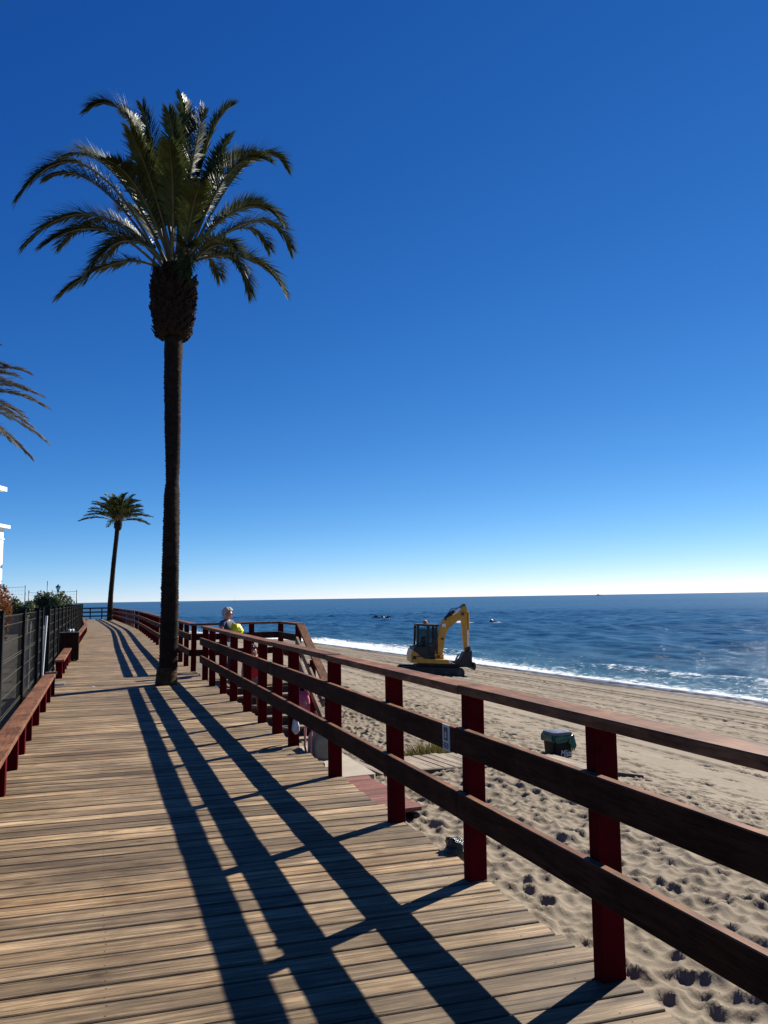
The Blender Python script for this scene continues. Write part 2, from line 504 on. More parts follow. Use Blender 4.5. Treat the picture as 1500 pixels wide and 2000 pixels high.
def grid_obj(name, S, Q, Z, mat, attrs=None):
    """height field on tensor grid S x Q of the boardwalk frame"""
    ns, nq = len(S), len(Q)
    ss, qq = np.meshgrid(S, Q, indexing='ij')
    co = np.empty((ns * nq, 3), np.float32)
    co[:, 0] = qq.ravel(); co[:, 1] = ss.ravel(); co[:, 2] = Z.ravel()
    i = np.arange(ns * nq).reshape(ns, nq)
    fa = np.stack([i[:-1, :-1], i[:-1, 1:], i[1:, 1:], i[1:, :-1]], -1).reshape(-1, 4)
    me = bpy.data.meshes.new(name)
    me.vertices.add(len(co)); me.vertices.foreach_set("co", co.ravel())
    me.loops.add(fa.size); me.loops.foreach_set("vertex_index", fa.ravel().astype(np.int32))
    me.polygons.add(len(fa))
    me.polygons.foreach_set("loop_start", np.arange(0, fa.size, 4, dtype=np.int32))
    me.polygons.foreach_set("use_smooth", np.ones(len(fa), bool))
    me.update(calc_edges=True)
    for k, a in (attrs or {}).items():
        at = me.attributes.new(k, 'FLOAT', 'POINT')
        at.data.foreach_set("value", a.ravel().astype(np.float32))
    me.materials.append(mat)
    o = link(name, me, None, (0.92, 3.38, 0), PH)
    return o

SEA_Z = -2.75
def qw_of(s):
    return np.interp(s, [-400, -40, 21, 75, 98, 130, 200, 600], [60, 27, 23, 18, 10, 2, -25, -200])

# ------------------------------------------------------------------ beach sand
def sand_base(s, q):
    qw = np.maximum(qw_of(s), 1.5)
    f = q / qw
    zc = np.interp(f, [-.2, 0, .2, .38, .59, .75, .92, 1.0, 1.2, 1.7, 3], [-.1, -.12, -.86, -1.5, -2.08, -2.36, -2.58, -2.75, -3.1, -3.7, -4.5])
    z0 = np.interp(s, [-8, 2.6, 4.5, 7, 11, 14, 40], [-.07, -.10, -.16, -.75, -1.22, -1.3, -1.6])
    w = np.clip(q / 6.0, 0, 1); w = w * w * (3 - 2 * w)
    return z0 * (1 - w) + zc * w

def axis(*segs):
    out = []
    for a, b, st in segs:
        out += list(np.arange(a, b - st * .3, st))
    out.append(segs[-1][1])
    return np.array(out)

S = axis((-3, -1.2, .1), (-1.2, 7, .019), (7, 16, .045), (16, 46, .09), (46, 150, .6))
Q = axis((-.35, 4.6, .019), (4.6, 5.2, .03), (5.2, 12, .05), (12, 27, .08))
ss, qq = np.meshgrid(S, Q, indexing='ij')
H = np.zeros_like(ss)
DEP = np.full_like(ss, .016); RIM = np.zeros_like(ss)
def stamp(cs, cq, a, b, ang, dep):
    e = max(a, b) * 1.7
    i0, i1 = np.searchsorted(S, [cs - e, cs + e]); j0, j1 = np.searchsorted(Q, [cq - e, cq + e])
    if i1 - i0 < 2 or j1 - j0 < 2: return
    x = ss[i0:i1, j0:j1] - cs; y = qq[i0:i1, j0:j1] - cq
    c, s_ = math.cos(ang), math.sin(ang)
    r = np.sqrt(((x * c + y * s_) / a) ** 2 + ((-x * s_ + y * c) / b) ** 2)
    d = np.where(r < 1.7, dep * (r ** 2.0 - 1), 1.0)
    DEP[i0:i1, j0:j1] = np.minimum(DEP[i0:i1, j0:j1], d)
    rim = .12 * dep * np.exp(-((r - 1.18) / .22) ** 2)
    RIM[i0:i1, j0:j1] = np.maximum(RIM[i0:i1, j0:j1], rim)
# trodden strip by the deck
SPC = .112
for i in range(int(20 / SPC)):
    for j in range(int(6.6 / (SPC * .87))):
        cs = -2.5 + (i + .5 * (j % 2)) * SPC + rng.normal(0, .026); cq = -.35 + j * SPC * .87 + rng.normal(0, .026)
        keep = np.interp(cq + .9 * float(vnoise(np.array(cs * .5), np.array(cq * .5), 31)), [0, 3.8, 5.4, 6.8], [1, .95, .4, .12])
        if rng.random() > keep: continue
        a = rng.uniform(.060, .085); b = a * rng.uniform(.7, .95)
        stamp(cs, cq, a, b, rng.uniform(0, 3.14), rng.uniform(.021, .034))
# looser scatter and walking lines further out
for k in range(7500):
    cs = rng.uniform(-2, 46); cq = rng.uniform(4.5, 19)
    dens = float(vnoise(np.array(cs * .22), np.array(cq * .5), 9))
    if rng.random() > np.interp(cq, [4.5, 8, 12, 19], [1, .55, .3, .12]) * (0.25 + 1.3 * max(0, dens - .35)): continue
    stamp(cs, cq, rng.uniform(.10, .17), rng.uniform(.06, .10), rng.uniform(-.6, .6), rng.uniform(.04, .08))
for k in range(44):
    s0, q0 = rng.uniform(-2, 30), rng.uniform(5, 17)
    hd = rng.choice([0, math.pi]) + rng.normal(0, .35)
    for i in range(int(rng.integers(10, 34))):
        s0 += math.cos(hd) * .62; q0 += math.sin(hd) * .62; hd += rng.normal(0, .05)
        sd = .1 if i % 2 else -.1
        stamp(s0 - math.sin(hd) * sd, q0 + math.cos(hd) * sd, .15, .075, hd, .055)
near = np.clip(1 - (qq - 3.5) / 3.5, 0.12, 1)
H += DEP + RIM * np.clip(1 + DEP / .012, 0, 1)
H += (vnoise(ss * 1.1, qq * 1.1, 1) - .5) * .06 * near + (vnoise(ss * 3.1, qq * 3.1, 2) - .5) * .03 * near
H += (vnoise(ss * 8, qq * 8, 3) - .5) * .012 * near
fr = qq / np.maximum(qw_of(ss), 1.5)
# tyre and crawler tracks along the water
for fpos, amp, wd in ((.93, .045, .30), (.875, .05, .34), (.80, .06, .16), (.755, .06, .16), (.69, .05, .14), (.655, .05, .14), (.60, .04, .12), (.56, .05, .13), (.52, .05, .13), (.47, .035, .12), (.43, .045, .13), (.395, .045, .13), (.33, .03, .12)):
    d = (fr - fpos) * np.maximum(qw_of(ss), 1.5) + (vnoise(ss * .08, ss * 0 + fpos * 40, 4) - .5) * .8
    g = np.exp(-(d / wd) ** 4)
    cl = .5 + .5 * np.sin(ss * 2 * math.pi / .42 + d * 6)
    H += -amp * g * (.5 + .8 * cl) + amp * .8 * np.exp(-((np.abs(d) - wd * 1.5) / (wd * .5)) ** 2)
H += (vnoise(ss * 2.5, qq * 2.5, 7) - .5) * .10 * np.exp(-((fr - .93) / .035) ** 2)
# sand blown against the deck edge
H += .06 * np.exp(-(qq / .18) ** 2) * (vnoise(ss * 1.5, qq * 2, 8) > .35) * (ss < 3)
Z = sand_base(ss, qq) + H
Z = np.where((qq < .06) & (ss < 3), np.minimum(Z, -.06), Z)
wet = np.clip((fr - .86 + (vnoise(ss * .25, qq * .4, 12) - .5) * .05) / .05, 0, 1)
sand = grid_obj("beach_sand", S, Q, Z, M['sand'], {"wet": wet})
tag(sand, "trodden beige beach sand between the boardwalk and the surf", kind="structure")

# ------------------------------------------------------------------ sea
def grow(start, end, st, k):
    out = []; x = start; d = st
    sg = 1 if end > start else -1
    while (end - x) * sg > 0:
        d *= k; x += sg * d; out.append(x)
    return out
s_in = list(np.arange(-20, 190, .45))
q_in = list(np.arange(4, 120, .33))
S2 = np.array(sorted(grow(-20, -90000, .45, 1.13) + s_in + grow(189.5, 90000, .45, 1.10)))
Q2 = np.array(sorted(grow(4, -90000, .3, 1.16) + q_in + grow(119.8, 90000, .33, 1.03)))
s2, q2 = np.meshgrid(S2, Q2, indexing='ij')
qw2 = qw_of(s2)
wsh = q2 - qw2
Zs = np.zeros_like(s2)
fade = np.clip(wsh / 9, 0.04, 1) * np.clip(1 - (np.maximum(np.abs(s2 - 85) - 100, 0)) / 250, 0, 1) * np.clip(1 - (q2 - 110) / 320, 0, 1)
for k in range(34):
    lam = rng.uniform(1.8, 5.2) if k < 24 else rng.uniform(4, 13)
    ang = rng.normal(0, .75)
    kk = 2 * math.pi / lam
    ph = rng.uniform(0, 6.28)
    x = (q2 * math.cos(ang) + s2 * math.sin(ang)) * kk + ph
    far = np.clip(1 - (q2 - 60) / (lam * 45), 0, 1)
    amp = lam * (.0064 if k < 24 else .0016) * rng.uniform(.6, 1.2)
    cr = np.sin(x)
    Zs += amp * fade * far * (cr + .35 * cr * cr)
pn = vnoise(s2 * .09, q2 * .12, 21)
# swell lines and the little breaker on the beach
line = wsh - 3.4 - 2.2 * vnoise(s2 * .07, s2 * 0 + 2, 22)
brk = np.clip((pn - .3) * 2.5, 0, 1)
Zs += .24 * np.exp(-(line / .7) ** 2) * brk * (np.abs(s2 - 60) < 130)
for qs, hh, wd in ((27, .16, 1.3), (47, .22, 1.8)):
    l2 = wsh - qs - 3 * (vnoise(s2 * .03, s2 * 0 + qs, 23) - .5)
    Zs += hh * np.exp(-(l2 / wd) ** 2) * np.clip((vnoise(s2 * .025, q2 * 0 + qs, 24) - .35) * 3, 0, 1) * (np.abs(s2 - 60) < 250)
run = vnoise(s2 * .35, q2 * .35, 25); run2 = vnoise(s2 * 1.0, q2 * 1.0, 26)
foam = 1.0 * np.exp(-np.clip(wsh - .3 - 2.6 * np.clip((s2 - 34) / 25, 0, 1), 0, 99) / 1.2) * (wsh > -3)
foam = np.maximum(foam, np.exp(-((line + .5) / 1.0) ** 2) * brk * .5)
foam = np.maximum(foam, np.exp(-np.clip(wsh, 0, 99) / 4.2) * (.42 + .35 * (run - .5)))
foam = np.clip(foam + (run2 - .5) * .18 * (foam > .1), 0, 1)
foam *= (np.abs(s2 - 60) < 260)
# white water round the rock offshore
dx = (-(s2 - 110.5) * SP + (q2 - 54.8) * CP) / 4.2; dy = ((s2 - 110.5) * CP + (q2 - 54.8) * SP) / 3.0
foam = np.maximum(foam, 1.0 * np.exp(-(dx ** 2 + dy ** 2) ** 2))
shallow = np.exp(-np.clip(wsh, 0, 999) / 4.0) * .6 + np.exp(-np.clip(wsh, 0, 999) / 22.0) * .3 + .35 * np.exp(-(line / .8) ** 2) * brk
sea = grid_obj("sea", S2, Q2, Zs, M['sea'], {"foam": foam, "shallow": np.clip(shallow, 0, 1)})
sea.location.z = SEA_Z
tag(sea, "deep blue sea with small waves and white shore foam", kind="structure")

# ------------------------------------------------------------------ land under and behind the boardwalk
g = MB()
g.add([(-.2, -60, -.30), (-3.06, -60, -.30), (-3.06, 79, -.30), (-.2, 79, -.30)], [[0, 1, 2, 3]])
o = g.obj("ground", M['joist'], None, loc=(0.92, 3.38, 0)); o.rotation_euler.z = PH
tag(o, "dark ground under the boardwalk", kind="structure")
g = MB()
pts = [(-3.08, -60), (-3.08, 79), (-40, 66), (-300, 60), (-300, -60)]
n = len(pts)
g.add([(x, y, 0.0) for x, y in pts] + [(x, y, -4.0) for x, y in pts],
      [list(range(n))] + [[i, (i + 1) % n, n + (i + 1) % n, n + i] for i in range(n)])
o = g.obj("terrace", M['paving'], None, loc=(0.92, 3.38, 0)); o.rotation_euler.z = PH
tag(o, "grey brown paved terrace behind the black fence", kind="structure")

# ------------------------------------------------------------------ boardwalk planks
deck = thing("boardwalk", "weathered timber boardwalk running straight along the beach", "boardwalk", W(0, 0), PH)
deck["kind"] = "structure"
PITCH, PW, PT = 0.1475, 0.1350, 0.036
SK = R(-4.3)
def shift(s):       # the walk drifts left beyond 40 m
    return float(np.interp(s, [-10, 27, 43, 54, 80], [0, 0, .10, -.15, -1.0]))
var = []
for k in range(9):
    mb = MB()
    x0, x1 = -3.03 + random.uniform(-.02, .02), 0.062 + random.uniform(-.022, .02)
    nseg = 5
    vs, fs = [], []
    ph = random.uniform(0, 6)
    for i in range(nseg + 1):
        x = x0 + (x1 - x0) * i / nseg
        e0 = -PW / 2 + random.uniform(-.002, .002); e1 = PW / 2 + random.uniform(-.002, .002)
        z = random.uniform(-.0015, .0015)
        c = .004
        vs += [(x, e0, -PT), (x, e0, -c + z), (x, e0 + c, z), (x, e1 - c, z), (x, e1, -c + z), (x, e1, -PT)]
    for i in range(nseg):
        for j in range(5):
            a = i * 6 + j
            fs.append([a, a + 1, a + 7, a + 6])
    fs += [[0, 1, 2, 3, 4, 5], [nseg * 6 + j for j in range(5, -1, -1)]]
    mb.add(vs, fs)
    var.append(mb.mesh("plank", M['deck']))
s = -1.35
count = 0
rest = MB()
while s < 77.2:
    if count < 300:
        o = bpy.data.objects.new("plank", var[random.randrange(9)])
        COL.objects.link(o); o.parent = deck
        o.location = (shift(s) + random.uniform(-.004, .004), s - (-1.5) * math.tan(SK) * 0 + 0.0, random.uniform(-.0025, .001))
        o.rotation_euler = (random.gauss(0, .004), 0, SK + random.gauss(0, .0012))
    else:
        c, sn = math.cos(SK), math.sin(SK)
        dx = shift(s)
        rest.beam((dx - 3.03 * c, s - 3.03 * sn, -.018), (dx + .06 * c, s + .06 * sn, -.018), PW, PT)
    s += PITCH; count += 1
o = rest.obj("far_planks", M['deck_far'], deck); o["kind"] = "stuff"
for k, x in enumerate((-2.9, -2.0, -1.1, -.12)):
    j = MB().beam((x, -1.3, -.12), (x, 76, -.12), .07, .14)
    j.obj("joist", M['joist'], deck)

# ------------------------------------------------------------------ railings
POST_W, POST_T = 0.115, 0.07
post_me = MB().box((0, 0, .49), (POST_W, POST_T, 1.09)).mesh("post", M['post'])
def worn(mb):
    for i in (3, 4, 5): mb.m[i] = 1          # sunlight on the top edge painted in as paler cap colour, not wear
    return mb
def railing(label, posts, caps, rails, name="railing", group=None, post_h=None):
    """posts: (s, q of deck face); caps / rails: ((s,q),(s,q)) spans"""
    t = thing(name, label, "railing", W(0, 0), PH, group)
    for (ps, pq) in posts:
        o = link("post", post_me, t, (pq + POST_W / 2 + random.uniform(-.003, .003), ps, 0), random.gauss(0, .02))
        o.rotation_euler.y = random.gauss(0.004, .004); o.rotation_euler.x = random.gauss(0, .003)
    for (a, b) in caps:
        dz = random.uniform(-.003, .003)
        d = (Vector(b) - Vector(a)).normalized() * .002
        mb = MB()
        A = Vector((a[1], a[0], 1.063 + dz)); B = Vector((b[1], b[0], 1.063 + dz))
        dv = (B - A).normalized() * .0025
        x = (B - A).normalized().cross(Vector((0, 0, 1)))
        mb.beam(A + dv + x * .05, B - dv + x * .05, .152, .050, ch=.005)
        mb.obj("cap_rail", M['cap'], t)
    for (a, b) in rails:
        for zc in (.42, .778):
            dz = random.uniform(-.004, .004)
            A = Vector((a[1], a[0], zc + dz)); B = Vector((b[1], b[0], zc + dz))
            dv = (B - A).normalized() * .0025
            x = (B - A).normalized().cross(Vector((0, 0, 1)))
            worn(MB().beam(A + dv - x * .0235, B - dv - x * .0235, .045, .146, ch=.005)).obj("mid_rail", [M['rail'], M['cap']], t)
    return t

FQ = -.045     # deck face of the posts
near_posts = [-3.65, -2.5, -1.25, 0.0, 1.24, 2.49, 4.04, 5.65, 6.49, 7.38, 8.49, 9.73, 10.83, 12.2, 13.3]
near_posts = [p + .04 for p in near_posts]
def spans(pl, q):
    return [((a, q), (b, q)) for a, b in zip(pl[:-1], pl[1:])]
cuts = [-3.8, -1.21, 1.28, 4.08, 6.53, 9.77, 13.42]
rail_near = railing("brown topped railing with red posts along the near right edge", [(p, FQ) for p in near_posts], spans(cuts, FQ), spans(cuts, FQ))

far_pl = [(15.4, 0.0), (17, 0.0), (18.45, 0.0), (20.1, 0.0), (21.75, 0.0), (23.5, 0.0), (25.3, 0.0), (27.2, -0.002), (29, -0.018), (31, -0.035), (33, -0.053), (35, -0.07), (37, -0.078), (39, -0.085), (41, -0.092), (43, -0.1), (45, -0.07), (47, -0.04), (49, 0.014), (51, 0.069), (53, 0.123), (55, 0.182), (57, 0.245), (59, 0.309), (61, 0.373), (63, 0.436), (65, 0.5), (67, 0.57), (69, 0.64), (71, 0.71), (73, 0.78), (75, 0.85), (77, 0.92)]
fq = [(a, FQ - b) for a, b in far_pl]
railing("long red and brown railing on the sea side beyond the tall palm", fq, list(zip(fq[:-1], fq[1:])), list(zip(fq[:-1], fq[1:])))
# cross railing where the walk ends
t = thing("railing", "dark railing crossing the far end of the boardwalk", "railing", W(77.1, -2.6), PH)
for x in (-1.3, -.25, .8, 1.6):
    MB().box((x, 0, .52), (.11, .09, 1.04)).obj("post", M['black'], t)
for z in (.30, .68, 1.06):
    MB().beam((-1.6, -.05, z), (1.75, -.05, z), .05, .13).obj("rail_board", M['black'], t)

# ------------------------------------------------------------------ landing, stairs and their railings
LZ = -.17
land = thing("stair_landing", "timber landing opening off the boardwalk by the tall palm", "landing", W(13.5, 0.08, LZ), PH)
land["kind"] = "structure"
lm = MB().box((1.02, 0, -.02), (2.02, .138, .036)).mesh("plank", M['deck'])
for k in range(13):
    link("plank", lm, land, (0, .08 + k * .146, random.uniform(-.002, .002)))
for x in (.1, 1.05, 1.95):
    MB().box((x, .95, -.60), (.1, 1.8, 1.05)).obj("joist", M['joist'], land)
stair = thing("beach_stairs", "timber stairs going down from the landing to the sand", "stairs", W(13.45, .08, LZ), PH)
NST, RUN, RISE = 6, .335, .172
for k in range(NST):
    z = -(k + 1) * RISE; y = -(k + .5) * RUN
    MB().beam((.1, y, z - .02), (1.98, y, z - .02), RUN + .03, .04).obj("tread", M['grey_wood'], stair)
    MB().beam((.1, y + RUN / 2, z + RISE / 2 - .02), (1.98, y + RUN / 2, z + RISE / 2 - .02), .025, RISE - .045).obj("riser", M['joist'], stair)
for x in (.08, 2.0):
    MB().beam((x, 0, -.10), (x, -NST * RUN, -NST * RISE - .10), .05, .26).obj("stringer", M['post'], stair)
for k, (y0, y1) in enumerate(((-2.3, -2.05), (-2.75, -2.5), (-3.35, -3.1))):
    MB().beam((.05, (y0 + y1) / 2, -1.02 - .04 * k), (2.0, (y0 + y1) / 2, -1.02 - .04 * k), .25, .07).obj("sleeper", M['grey_wood'], stair)
t = thing("railing", "railing round the stair landing with one handrail sloping down the stairs", "railing", W(13.5, 0.0, 0), PH)
LP = [(.66, 1.9), (1.35, 1.9), (2.05, 1.9), (2.05, .15)]
for x, y in LP:
    MB().box((x, y + .05, .45), (.12, .075, 1.17)).obj("post", M['post'], t)
MB().beam((-.02, 1.9, 1.063), (2.12, 1.9, 1.063), .15, .05).obj("cap_rail", M['cap'], t)
MB().beam((2.05, 1.82, 1.063), (2.05, .02, 1.063), .15, .05).obj("cap_rail", M['cap'], t)
for z in (.42, .778):
    MB().beam((.03, 1.835, z), (2.02, 1.835, z), .045, .145).obj("mid_rail", M['rail'], t)
    MB().beam((1.965, 1.8, z), (1.965, .05, z), .045, .145).obj("mid_rail", M['rail'], t)
hd = Vector((2.05, -2.15, 1.063 - 1.12))
MB().beam((2.05, .0, 1.06), hd, .17, .05).obj("handrail", M['cap'], t)
for dz in (.36, .70):
    MB().beam((1.965, .02, 1.10 - dz), (1.965, -2.1, 1.10 - dz - 1.1), .045, .145).obj("sloping_rail", M['grey_wood'], t)
for y in (-1.0, -2.1):
    MB().box((2.05, y, .45 + y * .525 - .1), (.11, .08, 1.1)).obj("post", M['post'], t)

# ------------------------------------------------------------------ kerb benches on the left
leg_me = MB().box((0, 0, .168), (.13, .10, .355)).mesh("leg", M['post'])
def bench(label, s0, s1, legs, group="low red benches along the fence side"):
    t = thing("bench", label, "bench", W(s0, -2.81, 0), PH, group)
    n = max(1, round((s1 - s0) / 3.0))
    for k in range(n):
        a = (s1 - s0) * k / n; b = (s1 - s0) * (k + 1) / n
        dx = shift(s0 + a); dx2 = shift(s0 + b)
        MB().beam((dx, a + .003, .370 + random.uniform(-.003, .003)), (dx2, b - .003, .370), .19, .045, ch=.006).obj("seat_board", M['cap'], t)
    for l in legs:
        link("leg", leg_me, t, (shift(l) + random.uniform(-.004, .004), l - s0, 0), random.gauss(0, .02))
    return t
bench("low red bench nearest the camera below the black mesh fence", 1.0, 12.2, [2.2, 3.4, 4.55, 5.63, 6.45, 7.32, 8.52, 9.84, 11.03, 12.1])
bench("short red bench between the fence opening and the litter bin", 15.15, 19.8, [15.25, 16.5, 17.7, 18.8, 19.7])
bench("long red bench running on past the litter bin", 21.4, 76, [21.6 + 1.25 * k for k in range(44)])

# litter bin
t = thing("litter_bin", "dark red wooden litter bin full of rubbish beside the benches", "litter bin", W(20.55, -2.80, 0), PH)
MB().box((0, 0, .39), (.46, .42, .68)).obj("liner_box", M['dark'], t)
for k in range(5):
    MB().box((-.205 + k * .1025, -.222, .40), (.094, .022, .74)).obj("slat", M['rail'], t)
    MB().box((-.205 + k * .1025, .222, .40), (.094, .022, .74)).obj("slat", M['rail'], t)
for k in range(4):
    for sx in (-.242, .242):
        MB().box((sx, -.16 + k * .107, .40), (.022, .098, .74)).obj("slat", M['rail'], t)
MB().box((0, 0, .775), (.50, .46, .03)).obj("rim", M['dark'], t)
for dx, dy, wh in ((.0, -.08, 'left'), (.08, -.02, 'right')):
    mb = MB().lathe([(.02, 0), (.035, .0), (.045, .09), (.03, .10)], 10)
    o = mb.obj("paper_cup", M['bag_white'], None, True)
    o.matrix_world = Matrix.Translation(W(20.55 + dy, -2.80 + dx, .775)) @ Matrix.Rotation(random.uniform(-.5, .5), 4, 'X')
    tag(o, f"white paper cup at the {wh} of two on the full litter bin", "cup", "white rubbish on the litter bin")

# ------------------------------------------------------------------ black mesh fence
fence = thing("mesh_fence", "black wire mesh fence with square posts along the terrace", "fence", W(0, -3.06, 0), PH)
fp = [1.0, 3.8, 6.6, 9.3, 12.0, 13.1, 15.2, 17.4, 19.4, 21.6, 24.2, 26.8, 29.4, 32, 34.6, 37.2, 39.8, 42.4, 45, 47.6, 50.4]
fpost = MB().box((0, 0, .755), (.085, .085, 1.51)).mesh("post", M['black'])
for p in fp:
    o = link("post", fpost, fence, (0, p, 0))
    MB().box((0, p, 1.515), (.1, .1, .02)).obj("post_cap", M['black'], fence)
for a, b in zip(fp[:-1], fp[1:]):
    if a == 13.1: continue
    mb = MB()
    a2, b2 = a + .05, b - .05
    st = .06 if a < 26 else .12
    nv = int((b2 - a2) / st)
    for k in range(nv + 1):
        y = a2 + (b2 - a2) * k / nv
        w = .0019 if a < 26 else .005
        mb.add([(-w, y, .06), (w, y - w, .06), (w, y + w, .06), (-w, y, 1.46), (w, y - w, 1.46), (w, y + w, 1.46)],
               [[0, 1, 4, 3], [1, 2, 5, 4], [2, 0, 3, 5]])
    for z in (.08, .28, .31, .51, .71, .91, .94, 1.14, 1.34, 1.45):
        for dx in (-.008, .008):
            mb.tube([(dx, a2, z + dx), (dx, b2, z + dx)], .0034, 4)
    mb.obj("mesh_panel", M['mesh_wire'], fence)
# pale frame standing in the fence opening
t = thing("gate_frame", "pale metal frame standing in the opening of the black fence", "gate", W(13.4, -3.04, 0), PH)
MB().tube([(0, 0, .02), (.05, .1, 1.36)], .022, 8).obj("upright", M['white_metal'], t)
MB().beam((-.05, 0, .05), (.42, 0, .05), .05, .05).obj("base_bar", M['white_metal'], t)
t = tag(MB().tube([W(12.35, -3.2, .1), W(12.4, -3.2, 1.28)], .03, 8).obj("pipe", M['white_metal']), "thin white pipe upright just behind the black fence posts", "pipe")

# ------------------------------------------------------------------ palms
def bez(a, b, c, t):
    return a * ((1 - t) ** 2) + b * (2 * t * (1 - t)) + c * (t * t)
def frond(base, ctrl, tip, leaf, n, mats, parent, dry=0.0, wid=.030, hang=0.20):
    a, b, c = Vector(base), Vector(ctrl), Vector(tip)
    mb = MB()
    K = 14
    pts = [bez(a, b, c, k / K) for k in range(K + 1)]
    mb.tube(pts, [.034 * (1 - .88 * (k / K)) for k in range(K + 1)], 5, 0)
    for k in range(n):
        t = .24 + .76 * (k + .5) / n
        p = bez(a, b, c, t)
        T = (bez(a, b, c, min(1, t + .02)) - bez(a, b, c, t - .02)).normalized()
        side = T.cross(Vector((0, 0, 1)))
        if side.length < .15: side = T.cross(Vector((.3, 1, 0)))
        side.normalize()
        Nn = side.cross(T).normalized()
        u = (t - .24) / .76
        Lf = leaf * (0.42 + .58 * min(1, u / .28)) * (1 - .48 * max(0, (u - .5) / .5) ** 1.6)
        ang = R(58 - 36 * u)
        for sg in (-1, 1):
            va = R(random.uniform(5, 50))
            an = ang + random.gauss(0, .10)
            d = T * math.cos(an) + (side * sg * math.cos(va) + Nn * math.sin(va)) * math.sin(an)
            d.normalize()
            l = Lf * random.uniform(.82, 1.12)
            wv = d.cross(Nn + side * sg * .5).normalized() * wid * .5 * random.uniform(.8, 1.2)
            m1 = p + d * l * .45
            e = p + d * l + Vector((0, 0, -1)) * l * hang * random.uniform(.3, 1.2)
            mb.add([p - wv * .5, p + wv * .5, m1 + wv, m1 - wv, e + wv * .12, e - wv * .12], [[0, 1, 2, 3], [3, 2, 4, 5]], 1)
    o = mb.obj("frond", mats, parent)
    return o

def trunk(path, name, mat, parent, n=16, ringh=.055, amp=.012):
    """ringed bark: path of (x, y, z, r)"""
    pz = [p[2] for p in path]
    Zs_ = np.arange(pz[0], pz[-1], ringh / 2)
    pts, vs, fs = [], [], []
    px, py, pr_ = ([p[i] for p in path] for i in (0, 1, 3))
    for k, z in enumerate(Zs_):
        x, y, r = np.interp(z, pz, px), np.interp(z, pz, py), np.interp(z, pz, pr_)
        for i in range(n):
            a = 2 * math.pi * i / n
            rr = r + amp * ((1 if k % 2 else -1) * random.uniform(.2, 1) + .8 * math.sin(a * 3 + z * 1.7)) + random.gauss(0, amp * .35)
            vs.append((x + rr * math.cos(a), y + rr * math.sin(a), z))
    for k in range(len(Zs_) - 1):
        for i in range(n):
            j = (i + 1) % n
            fs.append([k * n + i, k * n + j, k * n + n + j, k * n + n + i])
    mb = MB(); mb.add(vs, fs)
    return mb.obj(name, mat, parent, True)

def boot(z0, z1, prof, cx, cy, parent, rows, per, size, mat):
    """barrel of cut frond stubs under the crown"""
    mb = MB()
    mb.lathe([(prof(z0 + (z1 - z0) * k / 12) * .93, z0 + (z1 - z0) * k / 12) for k in range(13)], 18, (cx, cy, 0))
    for k in range(rows):
        z = z0 + (z1 - z0) * (k + .5) / rows
        for i in range(per):
            a = 2 * math.pi * (i + .5 * (k % 2) + random.uniform(-.2, .2)) / per
            r = prof(z)
            out = Vector((math.cos(a), math.sin(a), 0)); tg = Vector((-math.sin(a), math.cos(a), 0))
            w = size * random.uniform(.55, 1.5); l = size * random.uniform(.1, 1.5)
            z_j = random.uniform(-.04, .04)
            b = Vector((cx, cy, z + z_j)) + out * r * random.uniform(.84, .95)
            e = b + out * (r * .1 + l * .35) + Vector((0, 0, 1)) * l * .8
            up = Vector((0, 0, 1)) * size * .35
            mb.add([b - tg * w * .6 - up, b + tg * w * .6 - up, b + tg * w * .5 + up, b - tg * w * .5 + up,
                    e - tg * w * .35 - up * .3, e + tg * w * .35 - up * .3, e + tg * w * .3 + up * .3, e - tg * w * .3 + up * .3],
                   [[4, 5, 6, 7], [0, 1, 5, 4], [1, 2, 6, 5], [2, 3, 7, 6], [3, 0, 4, 7]])
    o = mb.obj("boot", mat, parent)
    return o

# --- tall palm standing through the deck
PX, PY = -4.29, 15.2
palm = thing("palm_tree", "tallest palm, bare trunk standing through the boardwalk by the landing", "palm tree", (PX, PY, 0))
trunk([(0, 0, -.3, .20), (0, 0, 0, .205), (.01, 0, .18, .185), (.03, 0, .35, .178), (.05, 0, 1.2, .170), (.06, 0, 2.2, .165), (.06, 0, 3.0, .160), (.05, 0, 3.75, .150), (.055, 0, 3.98, .128), (.06, 0, 4.3, .140),
       (.055, 0, 5.0, .155), (.05, 0, 6.0, .170), (.05, 0, 7.2, .190)], "trunk", M['trunk'], palm)
cx0 = .03
trunk([(0, 0, -.05, .216), (0, 0, .10, .208), (.012, 0, .34, .184)], "trunk_foot", M['trunk_base'], palm, 16, .04, .010)
def bprof(z):
    return float(np.interp(z, [6.9, 7.05, 7.5, 7.95, 8.22, 8.45], [.27, .38, .435, .465, .41, .22]))
boot(6.96, 8.40, bprof, cx0, 0, palm, 20, 17, .10, M['boot'])
mb = MB()
for k in range(60):
    a = random.uniform(2.6, 3.9)
    p = Vector((cx0 + .40 * math.cos(a), .40 * math.sin(a), 8.1 + random.uniform(0, .6)))
    e = p + Vector((random.uniform(-.08, .02), random.uniform(-.05, .05), -random.uniform(.3, .75)))
    w = Vector((.006, .010, 0))
    mb.add([p - w, p + w, e + w * .4, e - w * .4], [[0, 1, 2, 3]])
o = mb.obj("hanging_fibre", M['straw'], palm); o["kind"] = "stuff"

